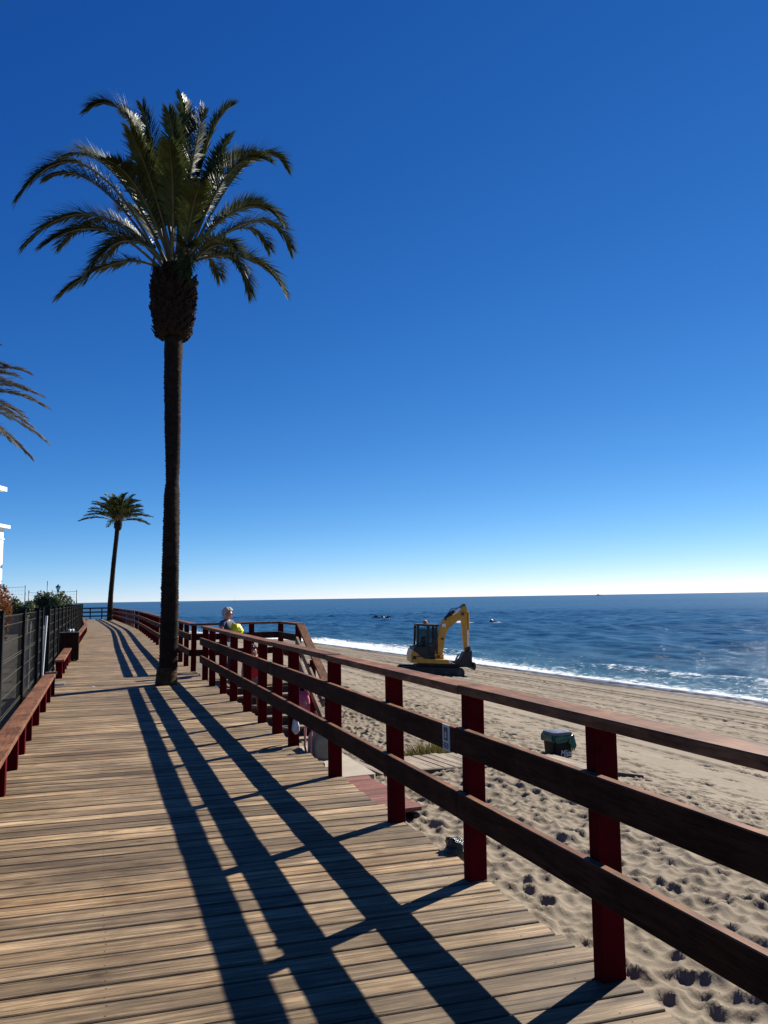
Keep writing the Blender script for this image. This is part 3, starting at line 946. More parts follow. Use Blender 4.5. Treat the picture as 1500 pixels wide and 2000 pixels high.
def px(u, v, dy=0.0):
    """metres from the crown foot, as measured on the tree's silhouette"""
    k = (15.2 + dy) / 15.2
    x = (u - 338) * .0099 * k; z = 8.42 + (522 - v) * .0107
    # undo upward-tilt of the view
    z += (z - 1.6) * (k - 1)
    return Vector((x + cx0, dy, z))
FR = [  # tip, control, depth at tip
    ((168, 185), (268, 118), -.5), ((215, 205), (250, 200), .5), ((283, 190), (305, 270), -.6), ((336, 170), (372, 255), .4), ((352, 200), (362, 300), -1.0), ((432, 188), (385, 215), .9),
    ((405, 200), (372, 300), -.3), ((30, 368), (150, 175), -.7), ((70, 290), (190, 235), .8), ((60, 330), (160, 280), .2), ((40, 466), (165, 325), -.5), ((80, 470), (190, 345), .7),
    ((105, 468), (200, 385), -1.2), ((170, 500), (240, 400), .8), ((112, 568), (235, 468), -.3), ((185, 540), (235, 395), -.9),
    ((556, 312), (492, 210), .5), ((548, 300), (450, 265), -.7), ((440, 300), (425, 262), 1.4), ((573, 432), (500, 330), -.4), ((557, 482), (520, 350), .9), ((500, 480), (470, 380), 1.3),
    ((574, 568), (505, 455), -.3), ((475, 570), (455, 440), .8), ((400, 535), (395, 455), 1.2), ((390, 535), (385, 420), -.9), ((515, 520), (460, 420), -1.2),
    ((250, 300), (290, 330), -1.6), ((300, 240), (318, 340), -1.8), ((385, 270), (365, 350), -1.9), ((445, 350), (400, 370), -1.7), 
    ((320, 230), (330, 330), .9), ((275, 260), (300, 330), 1.6), ((410, 250), (375, 340), 1.7), 
    ((360, 210), (352, 330), .1), ((245, 215), (290, 300), -.2), ((200, 310), (265, 320), 1.6), ((180, 400), (250, 380), 1.5), ((470, 300), (410, 330), 1.6), ((480, 390), (420, 390), 1.5)]
for (tp, ct, dy) in FR:
    a = random.uniform(0, 6.28)
    base = Vector((cx0 + .16 * math.cos(a) * .5 + (tp[0] - 338) * .0006, .14 * math.sin(a) + dy * .06, 8.30 + random.uniform(0, .22)))
    dry = random.random() < .08
    ln = (px(*tp, dy) - base).length
    frond(base, px(ct[0], ct[1], dy * .45), px(tp[0], tp[1], dy), .50, int(80 + ln * 34), [M['rachis'], M['leaf']], palm)

def simple_palm(name, label, loc, th, lean, tr, crown_r, nf, leaf, mats, seed, per=34, up=(-.25, 1.35), wid=.04, bw=.3, flat=1.0):
    rs = random.getstate(); random.seed(seed)
    t = thing(name, label, "palm tree", loc)
    trunk([(0, 0, -.3, tr * 1.2), (lean * .1, 0, th * .25, tr), (lean * .35, 0, th * .5, tr * .92), (lean * .75, 0, th * .8, tr * .9), (lean, 0, th, tr * .95)], "trunk", M['trunk'], t, 10, .12, .012)
    c = Vector((lean, 0, th))
    boot(th - .75, th + .15, lambda z: float(np.interp(z, [th - .75, th - .5, th - .1, th + .15], [tr * .9, bw, bw, tr])), lean, 0, t, 7, 12, .1, M['boot'])
    for k in range(nf):
        az = k * 2.39996 + random.uniform(-.25, .25)
        el = up[0] + (up[1] - up[0]) * ((k + .5) / nf) ** .9
        L_ = crown_r * random.uniform(.85, 1.1)
        h = Vector((math.cos(az), math.sin(az), 0))
        ct = c + h * L_ * .55 * math.cos(el) + Vector((0, 0, L_ * (.55 * math.sin(el) + .22 * flat)))
        tp = c + h * L_ * (1.0 * math.cos(el) + .08) + Vector((0, 0, L_ * (.92 * math.sin(el) - .16)))
        frond(c + h * .08, ct, tp, leaf, per, mats, t, wid=wid)
    random.setstate(rs)
    return t
simple_palm("palm_tree", "small far palm with slightly leaning trunk at the boardwalk end", (-24.45, 68.6, 0), 8.75, .55, .22, 3.1, 44, .62, [M['rachis'], M['leaf']], 3, 46, (.05, 1.5), .10, .34, .45)
simple_palm("palm_tree", "palm at the left edge showing only drooping grey fronds", (-13.2, 22.0, 0), 7.4, .0, .2, 2.75, 60, .46, [M['rachis'], M['leaf_dry']], 8, 74, (-.38, 1.1), .05, .4)

# ------------------------------------------------------------------ bushes
def bush(name, label, loc, rx, ry, h, mat, n, leaf, seed, group=None):
    rs = random.getstate(); random.seed(seed)
    t = thing(name, label, "bush", loc, 0, group)
    mb = MB()
    for k in range(7):
        a = random.uniform(0, 6.28)
        mb.tube([(0, 0, 0), (rx * .3 * math.cos(a), ry * .3 * math.sin(a), h * .5), (rx * .65 * math.cos(a), ry * .65 * math.sin(a), h * .85)], [.03, .02, .008], 5)
    mb.obj("stem", M['joist'], t)
    mb = MB()
    cl = [(random.uniform(-.75, .75) * rx, random.uniform(-.75, .75) * ry, h * random.uniform(.35, .85), random.uniform(.28, .5)) for _ in range(16)]
    for k in range(n):
        cx, cy, cz, cr = random.choice(cl)
        d = Vector((random.gauss(0, 1), random.gauss(0, 1), random.gauss(0, 1))).normalized() * random.random() ** .4
        p = Vector((cx + d.x * cr * rx, cy + d.y * cr * ry, max(.03, cz + d.z * cr * h * .6)))
        ax = Vector((random.gauss(0, 1), random.gauss(0, 1), random.gauss(.5, 1))).normalized() * leaf * random.uniform(.6, 1.3)
        sd = ax.cross(Vector((random.gauss(0, 1), random.gauss(0, 1), random.gauss(0, 1)))).normalized() * leaf * .28
        mb.add([p - ax * .5, p + sd, p + ax * .5, p - sd], [[0, 1, 2, 3]])
    o = mb.obj("foliage", mat, t); o["kind"] = "stuff"
    random.setstate(rs)
    return t
bush("bush", "russet brown bush at the left edge behind the fence", (-12.65, 25, 0), .75, .7, 2.15, M['bush_red'], 5200, .12, 1)
bush("bush", "first grey green bush from the left showing above the fence", (-21.0, 44.5, 0), .75, .8, 1.85, M['bush'], 3800, .17, 2, "green bushes behind the fence")
bush("bush", "middle and tallest grey green bush showing above the fence", (-20.6, 47.0, 0), 1.0, .8, 2.15, M['bush'], 5200, .17, 3, "green bushes behind the fence")
bush("bush", "grey green bush nearest the fence corner, right of the lamp post", (-20.75, 48.5, 0), 1.0, .8, 2.0, M['bush'], 5200, .17, 4, "green bushes behind the fence")

# ------------------------------------------------------------------ buildings and court beyond the fence
b = thing("white_building", "white villa with a belvedere partly cut by the left edge", "building", (-29.85, 60, 0), 0)
MB().box((-5, -6, 3.75), (10, 12, 7.5), ch=.02).obj("wall", M['white'], b)
MB().box((-5, -6, 7.62), (10.7, 12.7, .24), ch=.03).obj("cornice", M['white'], b)
MB().box((-5, -6, 6.65), (10.12, 12.12, .10), ch=.02).obj("string_course", M['white'], b)
for (x, y) in ((-.45, -.45), (-.45, -3.6), (-3.6, -.45), (-.45, -6.6), (-3.6, -6.6)):
    MB().tube([(x, y, 7.7), (x, y, 10.4)], .17, 10).obj("column", M['white'], b)
MB().box((-4.0, -3.7, 9.05), (4.2, 4.0, 2.7), ch=.02).obj("belvedere", M['beige_wall'], b)
mb = MB().box((-2.9, -3.7, 10.55), (6.2, 7.2, .32), ch=.03)
mb.lathe([(3.2, 10.7), (3.05, 11.0), (2.3, 11.35), (.2, 11.5)], 20, (-2.9, -3.7, 0))
mb.obj("roof", M['white'], b)
for yy in (-1.6, -4.6, -7.6):
    for z in (1.7, 4.9):
        f = MB().box((.005, yy, z), (.07, .9, 1.5), ch=.01).obj("window", M['beige_wall'], b)
        MB().box((.045, yy, z), (.02, .74, 1.34)).obj("pane", M['dark'], f)
t = thing("terrace_wall", "long low beige wall with a pale coping behind the mesh fence", "wall", (-27.5, 40, 0), R(9))
MB().box((0, 0, .45), (17, .25, .9)).obj("wall", M['beige_wall'], t)
MB().box((0, 0, .945), (17.1, .36, .09)).obj("coping", M['concrete'], t)
t = thing("shed", "low grey flat roofed shed behind the terrace wall", "shed", (-29.2, 56, 0), R(12))
MB().box((0, 0, .65), (5.6, 4, 1.3)).obj("wall", M['grey_wall'], t)
MB().box((0, 0, 1.34), (5.8, 4.2, .08)).obj("roof", M['concrete'], t)
MB().box((.9, -2.02, .95), (.22, .05, .42)).obj("sign_plate", M['white'], t)
def court_pole(label, x, y, h, r=.045):
    return tag(MB().tube([(x, y, -.1), (x, y, h)], [r, r * .8], 8).obj("net_pole", M['steel'], None, True), label, "pole", "poles of the ball court nets")
poles = [(-28.0, 60, 3.02), (-27.85, 60.3, 2.62), (-26.28, 60, 3.32), (-25.98, 60.2, 2.64), (-23.98, 60, 2.6)]
for (x, y, h), lb in zip(poles, ("thin pole holding the net nearest the white villa", "thin pole close right of the first net pole, shorter", "tallest thin pole left of the lamp post", "short thin pole between the tallest pole and the lamp", "thin net pole right of the green bushes")):
    court_pole(lb, x, y, h)
def net(label, a, b, h):
    mb = MB()
    a, b = Vector(a), Vector(b)
    for z in np.linspace(.6, h, 9):
        pts = [a.lerp(b, k / 6) + Vector((0, 0, z - .04 * math.sin(math.pi * k / 6))) for k in range(7)]
        mb.tube(pts, .004 if z < h - .01 else .012, 4)
    nv = int((b - a).length / .25)
    for k in range(nv + 1):
        p = a.lerp(b, k / nv)
        mb.tube([p + Vector((0, 0, .6)), p + Vector((0, 0, h - .03))], .003, 3)
    tag(mb.obj("court_net", M['steel']), label, "net", "nets of the ball court")
net("pale ball net left of the first pole", (-31.5, 60, 0), (-28.0, 60, 0), 2.9)
net("ball net behind the bushes left of the lamp", (-27.85, 60.3, 0), (-25.98, 60.2, 0), 2.45)
net("ball net right of the lamp post", (-25.98, 60.2, 0), (-23.98, 60, 0), 2.5)
t = thing("street_lamp", "old style street lamp with a dark lantern above the bushes", "street lamp", (-24.6, 58, 0))
MB().tube([(0, 0, 0), (0, 0, .5), (0, 0, 2.42)], [.07, .05, .035], 10).obj("pole", M['black'], t, True)
MB().lathe([(.03, 2.40), (.06, 2.44), (.10, 2.58)], 8).obj("lamp_base", M['black'], t)
MB().lathe([(.10, 2.585), (.19, 2.80)], 6).obj("lantern_glass", M['glass'], t)
MB().lathe([(.22, 2.80), (.20, 2.83), (.05, 2.95), (.02, 3.02)], 6).obj("lantern_cap", M['black'], t)

# ------------------------------------------------------------------ excavator
EX, EY = 2.35, 37.6
ez = float(sand_base(np.array([31.0]), np.array([13.0]))[0])
ex = thing("excavator", "yellow and black excavator parked on the sand with its arm bent down", "excavator", (EX - .27, EY, -2.12), 0)
ex.rotation_euler = (0, R(3.0), R(6))
def track(y):
    prof = []
    L_, r = 1.32, .21
    for a in np.linspace(90, 270, 9): prof.append((-L_ + r * math.cos(R(a)), r + r * math.sin(R(a))))
    for a in np.linspace(-90, 90, 9): prof.append((L_ + r * math.cos(R(a)), r + r * math.sin(R(a))))
    mb = MB().prism(prof, (1, 0, 0), (0, 0, 1), (0, .34, 0), (0, y, 0))
    n = len(prof)
    # track shoes
    per = []
    for i in range(n):
        a = Vector((prof[i][0], prof[i][1], 0)); b_ = Vector((prof[(i + 1) % n][0], prof[(i + 1) % n][1], 0))
        m_ = max(1, int((b_ - a).length / .12))
        for k in range(m_):
            per.append((a.lerp(b_, k / m_), (b_ - a).normalized()))
    for p, d in per:
        nn = Vector((d.y, -d.x, 0))
        q_ = p + nn * .012
        mb.beam((q_.x, y - .18, q_.y), (q_.x, y + .18, q_.y), .03, .03, (d.x, 0, d.y))
    o = mb.obj("track", M['dark'], ex)
    for x in (-1.3, -.65, 0, .65, 1.3):
        MB().tube([(x, y - .185, .21), (x, y + .185, .21)], .12 if abs(x) > 1 else .08, 12).obj("roller", M['steel'], o)
track(-.62); track(.62)
MB().box((0, 0, .38), (1.5, .9, .25), ch=.03).obj("undercarriage", M['dark'], ex)
MB().tube([(0, 0, .45), (0, 0, .60)], .42, 20).obj("slew_ring", M['steel'], ex)
bl = MB().prism([(0, 0), (.07, .02), (.10, .18), (.06, .34), (0, .36)], (1, 0, 0), (0, 0, 1), (0, 1.6, 0), (1.98, 0, .36)).obj("dozer_blade", M['dark'], ex)
for y in (-.35, .35):
    MB().beam((.5, y, .44), (2.0, y, .54), .09, .12).obj("blade_arm", M['dark'], bl)
# house: rounded tail, yellow lower body and black upper deck
mb = MB().prism([(-1.02, .62), (-1.06, .95), (-.98, 1.22), (-.70, 1.02), (-.42, .82), (.75, .80), (.80, .62)], (1, 0, 0), (0, 0, 1), (0, 1.55, 0))
mb.obj("body", M['yellow'], ex)
MB().prism([(-.95, 1.20), (-.90, 1.36), (-.30, 1.36), (-.15, .86), (-.42, .83), (-.70, 1.03)], (1, 0, 0), (0, 0, 1), (0, 1.5, 0)).obj("engine_cover", M['dark'], ex)
MB().box((.15, 0, .60), (1.7, 1.5, .05)).obj("deck_plate", M['dark'], ex)
# cab on the left side towards the viewer
cab = MB()
cx_, cy_ = -.24, .18
for x, y in ((-.45, -.48), (.50, -.48), (-.45, .48), (.50, .48)):
    cab.beam((cx_ + x, cy_ + y, .85), (cx_ + x - (.06 if x > 0 else 0), cy_ + y, 2.34), .11, .11)
cab.box((cx_ + .02, cy_, 2.38), (1.10, 1.08, .10), ch=.03)
cab.box((cx_ + .02, cy_, 1.12), (1.02, 1.02, .60), ch=.03)
cab.beam((cx_ + .06, cy_ - .49, .9), (cx_ + .04, cy_ - .49, 2.34), .13, .06)
cab.beam((cx_ - .45, cy_ - .49, 1.5), (cx_ + .5, cy_ - .49, 1.5), .05, .06)
cabo = cab.obj("cab", M['dark'], ex)
MB().box((cx_ - .19, cy_ - .485, 1.86), (.42, .012, .68)).obj("window", M['glass'], cabo)
MB().box((cx_ + .27, cy_ - .485, 1.86), (.36, .012, .68)).obj("window", M['glass'], cabo)
MB().box((cx_ + .02, cy_ + .485, 1.75), (.86, .012, 1.0)).obj("window", M['glass'], cabo)
MB().box((cx_ - .455, cy_, 1.8), (.012, .86, .8)).obj("window", M['glass'], cabo)
MB().box((cx_ + .49, cy_, 1.8), (.012, .86, .9)).obj("window", M['glass'], cabo)
MB().box((cx_ - .1, cy_, 1.45), (.16, .5, .75), ch=.05).obj("operator_seat", M['dark'], ex)
MB().lathe([(.09, 0), (.12, .05), (.10, .15), (.03, .19)], 12, (cx_ - .02, cy_ + .1, 2.43)).obj("beacon", M['orange'], ex)
MB().box((-.3, -.79, .93), (.9, .012, .05), rz=0).obj("stripe", M['dark'], ex)
MB().box((-.88, -.785, .86), (.18, .014, .16), rz=0).obj("grille", M['dark'], ex)
MB().tube([(-.62, .45, 1.36), (-.62, .45, 1.62)], .045, 10).obj("exhaust", M['steel'], ex)
MB().tube([(-.72, -.72, 1.0), (-.55, -.72, 1.55), (-.20, -.72, 1.55)], .018, 6).obj("grab_rail", M['dark'], ex)
for pxx, pzz, pr in ((.32, .92, .08), (1.46, 2.98, .075), (1.50, 3.40, .06), (1.66, 1.32, .06), (1.84, 1.30, .05), (.62, 2.70, .06), (.50, 1.76, .06)):
    MB().tube([(pxx, -.42, pzz), (pxx, -.02, pzz)], pr, 12).obj("pin", M['steel'], ex)
# boom, arm, bucket in the x-z plane, on the far side of the cab
def plate(poly, w, y, name, mat, parent=ex):
    return MB().prism(poly, (1, 0, 0), (0, 0, 1), (0, w, 0), (0, y, 0)).obj(name, mat, parent)
BY = -.22
boom = plate([(.16, .78), (.50, .80), (.66, 1.98), (.80, 2.26), (1.46, 2.84), (1.52, 3.02), (1.37, 3.12), (.66, 2.74), (.48, 2.62), (.36, 2.30), (.14, .95)], .26, BY, "boom", M['yellow'])
plate([(.14, .72), (.58, .70), (.58, 1.02), (.14, 1.05)], .40, BY, "boom_mount", M['yellow'])
MB().box((.56, BY - .135, 2.40), (.17, .012, .15), rz=0).obj("decal", M['white_paint'], boom)
arm = plate([(1.36, 3.08), (1.46, 3.46), (1.58, 3.46), (1.68, 3.22), (1.68, 2.6), (1.72, 1.30), (1.58, 1.26), (1.44, 2.4)], .22, BY, "arm", M['yellow'])
MB().tube([(.64, BY, 2.72), (1.06, BY, 3.10)], .085, 10).obj("boom_cylinder", M['dark'], ex)
MB().tube([(1.06, BY, 3.10), (1.50, BY, 3.42)], .04, 8).obj("cylinder_rod", M['chrome'], ex)
MB().tube([(.44, BY - .05, 1.0), (.52, BY - .05, 1.75)], .07, 10).obj("lift_cylinder", M['dark'], ex)
MB().tube([(1.74, BY, 3.10), (1.79, BY, 2.2)], .065, 10).obj("bucket_cylinder", M['yellow'], ex)
MB().tube([(1.79, BY, 2.2), (1.82, BY, 1.42)], .035, 8).obj("cylinder_rod", M['chrome'], ex)
MB().tube([(.55, BY + .1, 2.6), (.95, BY + .12, 3.2), (1.40, BY + .1, 3.3), (1.56, BY + .1, 2.8)], .025, 6).obj("hose", M['dark'], ex)
plate([(1.58, 1.42), (1.88, 1.44), (1.92, 1.20), (1.64, 1.14)], .16, BY, "bucket_link", M['steel'])
bk = plate([(1.54, 1.16), (1.92, 1.26), (1.94, .72), (1.86, .56), (1.46, .54), (1.04, .64), (1.08, .70), (1.26, .74), (1.40, .86)], .62, BY, "bucket", M['dark'])
for k in range(5):
    y = BY - .27 + k * .135
    MB().prism([(1.10, .63), (1.14, .72), (.92, .72)], (1, 0, 0), (0, 0, 1), (0, .06, 0), (0, y, 0)).obj("tooth", M['steel'], bk)
plate([(1.50, .46), (2.02, .48), (2.02, .66), (1.50, .62)], .50, BY, "bucket_heel", M['dark'], bk)
plate([(1.16, .70), (1.36, .98), (1.32, 1.04), (1.20, .86)], .10, BY, "thumb", M['steel'], bk)

# ------------------------------------------------------------------ path over the sand, mat, slab
PD = Vector((-.86 * SP * -1 * 0, 0, 0))
path = thing("sand_path", "greyed timber slat path lying across the sand towards the bin", "path", W(6.0, 2.75, 0), PH)
path["kind"] = "structure"
ax = Vector((.99, .12)); pd = Vector((.12, -.99))        # (q, s) components: along the path, along its slats
pth = math.atan2(pd.y, pd.x)
sl = MB().box((0, 0, 0), (1.16, .100, .035)).mesh("slat", M['grey_wood'])
for k in range(26):
    a = -1.75 + k * .122
    q_, s_ = 2.75 + ax.x * a, 6.0 + ax.y * a
    zz = float(sand_base(np.array([s_]), np.array([q_]))[0]) + .06
    o = link("slat", sl, path, (q_ - 2.75 + random.uniform(-.02, .02), s_ - 6.0, zz + random.uniform(-.006, .006)), pth + random.gauss(0, .01))
    o.rotation_euler.x = random.gauss(0, .02)
for sg in (-.50, .50):
    pts = []
    for k in range(13):
        a = -1.9 + k * .315
        q_, s_ = 2.75 + ax.x * a + pd.x * sg, 6.0 + ax.y * a + pd.y * sg
        pts.append((q_ - 2.75, s_ - 6.0, float(sand_base(np.array([s_]), np.array([q_]))[0]) - .02))
    mb = MB()
    for p, q_ in zip(pts[:-1], pts[1:]): mb.beam(p, q_, .06, .12)
    mb.obj("bearer", M['joist'], path)
mat_t = thing("red_ramp", "faded red slatted ramp at the deck edge between two posts", "ramp", W(2.7, .07, 0), PH)
mat_t["kind"] = "structure"
for k in range(17):
    MB().box((.165 + random.uniform(-.01, .01), .27 + k * .079, -.05 - .002 * k), (.31, .068, .03)).obj("slat", M['red_mat'], mat_t)
for x in (.06, .27):
    MB().box((x, .9, -.115), (.05, 1.35, .06)).obj("bearer", M['joist'], mat_t)
o = MB().box((.28, .95, -.155), (.42, 1.7, .10), ch=.02).obj("concrete_slab", M['concrete'], None, loc=W(4.35, .05, 0)); o.rotation_euler.z = PH
tag(o, "smooth sandy concrete slab beside the deck edge", kind="structure")

# ------------------------------------------------------------------ bin on the beach
bn = thing("beach_bin", "small black bin with a green liner standing on the sand by the path end", "bin", W(7.42, 4.50, -.90), PH)
bn.scale = (.78, .78, .98)
def sq(wx, r=.06, n=5):
    pts = []
    for cx, cy, a0 in ((wx - r, wx - r, 0), (-wx + r, wx - r, 90), (-wx + r, -wx + r, 180), (wx - r, -wx + r, 270)):
        for k in range(n): 
            a = R(a0 + 90 * k / (n - 1)); pts.append((cx + r * math.cos(a), cy + r * math.sin(a)))
    return pts
def loft(rings, cap0=True, cap1=True):
    mb = MB(); n = len(rings[0]); vs = []; fs = []
    for r_ in rings: vs += r_
    for k in range(len(rings) - 1):
        for i in range(n):
            j = (i + 1) % n
            fs.append([k * n + i, k * n + j, k * n + n + j, k * n + n + i])
    if cap0: fs.append(list(range(n - 1, -1, -1)))
    if cap1: fs.append([(len(rings) - 1) * n + i for i in range(n)])
    mb.add(vs, fs)
    return mb
loft([[(x, y, z) for x, y in sq(w)] for w, z in ((.185, -.05), (.19, 0), (.215, .40))]).obj("body", M['bin'], bn)
rings = []
for w, z in ((.215, .325), (.235, .345), (.242, .38), (.235, .42), (.225, .435)):
    rg = []
    for i, (x, y) in enumerate(sq(w)):
        jj = 1 + .05 * math.sin(i * 2.4 + z * 40) + random.uniform(-.04, .04)
        rg.append((x * jj, y * jj, z + (.035 * math.sin(i * 1.3) - .02 if z < .32 else .008 * math.sin(i * 2.1))))
    rings.append(rg)
loft(rings, False, False).obj("liner", M['liner'], bn)
mb = MB()
for k in range(3):
    x = .1 + k * .04
    mb.tube([(x, -.25, .36), (x + .03, -.28, .28), (x + .01, -.25, .20)], [.04, .025, .008], 6)
mb.obj("liner_knot", M['liner'], bn)
loft([[(x, y, z) for x, y in sq(w)] for w, z in ((.215, .43), (.225, .45), (.21, .475), (.12, .49))]).obj("lid", M['lid'], bn)
def text(body, size, mat, parent, loc, rot, name="lettering", shear=0.0):
    c = bpy.data.curves.new(name, 'FONT')
    c.body = body; c.size = size; c.align_x = 'CENTER'; c.align_y = 'CENTER'; c.extrude = .0008; c.shear = shear
    c.materials.append(mat)
    o = bpy.data.objects.new(name, c); COL.objects.link(o); o.parent = parent
    o.location = loc; o.rotation_euler = rot
    me = bpy.data.meshes.new_from_object(o.evaluated_get(bpy.context.evaluated_depsgraph_get()))
    m = bpy.data.objects.new(name, me); COL.objects.link(m); m.parent = parent
    m.location = loc; m.rotation_euler = rot
    bpy.data.objects.remove(o)
    m.name = name
    return m
text("Mijas", .135, M['white_paint'], bn, (.045, -.2185, .165), (R(90 - 3.5), 0, 0), shear=.25)

# ------------------------------------------------------------------ sign on the upper rail
sg_ = thing("sign", "small grey pictogram sign screwed to the upper rail", "sign", W(1.40, FQ - .0475, .775), PH)
MB().box((0, 0, 0), (.006, .095, .150), ch=.001).obj("plate", M['sign'], sg_)
MB().box((-.004, 0, .022), (.002, .052, .075), ch=.0005).obj("pictogram", M['sign_ink'], sg_)
MB().tube([(-.0052, 0, .024), (-.0058, 0, .024)], .011, 12).obj("pictogram_dot", M['sign'], sg_)
MB().box((-.0052, 0, .006), (.002, .020, .018), ch=.0005).obj("pictogram_figure", M['sign'], sg_)
for z, w in ((-.034, .07), (-.046, .074), (-.058, .06)):
    MB().box((-.004, 0, z), (.002, w, .007), ch=.0005).obj("print_line", M['sign_ink'], sg_)

# ------------------------------------------------------------------ bags and rubbish by the deck
def blob(name, mat, loc, sx, sy, sz, label, cat, seed, sub=3, amp=.25, parent=None, flat=True):
    rs = random.getstate(); random.seed(seed)
    bm = bmesh.new()
    bmesh.ops.create_icosphere(bm, subdivisions=sub, radius=1)
    ph = [(random.uniform(2, 6), random.uniform(2, 6), random.uniform(2, 6), random.uniform(0, 6)) for _ in range(6)]
    for v in bm.verts:
        d = sum(math.sin(v.co.x * a + v.co.y * b_ + v.co.z * c + e) for a, b_, c, e in ph) / 6
        v.co *= 1 + amp * d + random.uniform(-.05, .05)
        v.co = Vector((v.co.x * sx, v.co.y * sy, max(v.co.z, -.85) * sz if flat else v.co.z * sz))
    me = bpy.data.meshes.new(name); bm.to_mesh(me); bm.free()
    me.materials.append(mat)
    o = link(name, me, parent, loc)
    if label: tag(o, label, cat)
    random.setstate(rs)
    return o
blob("plastic_bag", M['bag_black'], W(1.78, .13, .0), .075, .085, .085, "crumpled black plastic bag on the sand touching the deck edge", "bag", 4)
# grey canvas bag with straps outside the railing
cb = thing("beach_bag", "grey canvas beach bag with pink straps leaning at the deck edge", "bag", W(5.42, .24, -.17), PH)
loft([[(x * wx, y * wy, z) for x, y in sq(1.0, .3)] for wx, wy, z in ((.09, .13, 0), (.11, .15, .10), (.10, .15, .28), (.06, .13, .36))]).obj("body", M['bag_grey'], cb)
for y in (-.12, .14):
    MB().tube([(-.10, y, .02), (-.13, y, .18), (-.12, y + .02, .36), (-.03, y + .04, .46), (.05, y, .36)], .013, 6).obj("strap", M['pale_pink'], cb)
wb = thing("plastic_bag", "white plastic bag hanging from the lower rail above the grey bag", "bag", W(5.62, .02, .33), PH)
loft([[(x * wx + .0, y * wy, z) for x, y in sq(1.0, .4)] for wx, wy, z in ((.012, .03, -.20), (.035, .07, -.16), (.03, .08, -.10), (.018, .05, -.04), (.01, .02, .0))]).obj("body", M['bag_white'], wb)
MB().tube([(0, .1, -.06), (-.03, .12, .06), (-.06, .13, .14), (-.03, .14, .02), (0, .14, -.10)], .012, 6).obj("handle", M['bag_white'], wb)
MB().tube([(0, .16, -.05), (-.02, .19, -.16), (0, .20, -.25)], [.02, .028, .008], 6).obj("loose_end", M['bag_white'], wb)
# bag hung on the stair handrail
pb = thing("backpack", "pink and white backpack hanging on the stair handrail", "backpack", W(12.0, 1.72, -.60), PH)
loft([[(x * wx, y * wy, z) for x, y in sq(1.0, .5)] for wx, wy, z in ((.10, .08, 0), (.13, .10, .08), (.12, .10, .28), (.06, .06, .42))]).obj("body", M['pink'], pb, True)
blob("pocket", M['pale_pink'], (0, -.10, .20), .05, .03, .08, None, None, 5, parent=pb, flat=False)
for sx in (-.06, .06):
    MB().tube([(sx, .1, .08), (sx, .16, .25), (sx, .08, .42), (sx, .12, .60)], .014, 6).obj("strap", M['pink'], pb)

o = MB().prism([(-.03, -.02), (.025, -.025), (.035, .02), (-.02, .03)], (1, 0, 0), (0, 1, 0), (0, 0, .006)).obj("paper_scrap", M['bag_white'], None, loc=W(13.1, -2.12, .006))
tag(o, "white scrap of paper lying on the deck before the fence opening", "paper scrap")
# grass tuft
gr = MB()
for k in range(1000):
    a = random.uniform(0, 6.28); r_ = random.random() ** .6
    p = Vector((.40 * r_ * math.cos(a), .24 * r_ * math.sin(a), 0))
    h = random.uniform(.12, .30) * (1.15 - .6 * r_)
    e = p + Vector((random.gauss(0, .06) + .08 * math.cos(a), random.gauss(0, .06) + .05 * math.sin(a), h))
    m_ = p.lerp(e, .5) + Vector((0, 0, .02))
    w = Vector((random.uniform(-1, 1), random.uniform(-1, 1), 0)).normalized() * .006
    gr.add([p - w, p + w, m_ + w * .8, m_ - w * .8, e], [[0, 1, 2, 3], [3, 2, 4]])
o = gr.obj("grass_tuft", M['grass'], None, loc=W(6.95, 2.2, float(sand_base(np.array([6.95]), np.array([2.2]))[0]) + .07)); o.rotation_euler.z = PH
tag(o, "tuft of yellow green beach grass beside the slat path", "grass tuft")

# ------------------------------------------------------------------ people
def skin_obj(name, verts, edges, radii, mat, parent, root=0, sub=2):
    me = bpy.data.meshes.new(name)
    me.from_pydata([tuple(v) for v in verts], edges, [])
    me.materials.append(mat)
    o = link(name, me, parent)
    md = o.modifiers.new("skin", 'SKIN')
    md.use_smooth_shade = True
    sd = me.skin_vertices[0].data
    for i, r in enumerate(radii):
        sd[i].radius = r if isinstance(r, tuple) else (r, r)
        sd[i].use_root = (i == root)
    s_ = o.modifiers.new("sub", 'SUBSURF'); s_.levels = sub; s_.render_levels = sub
    return o

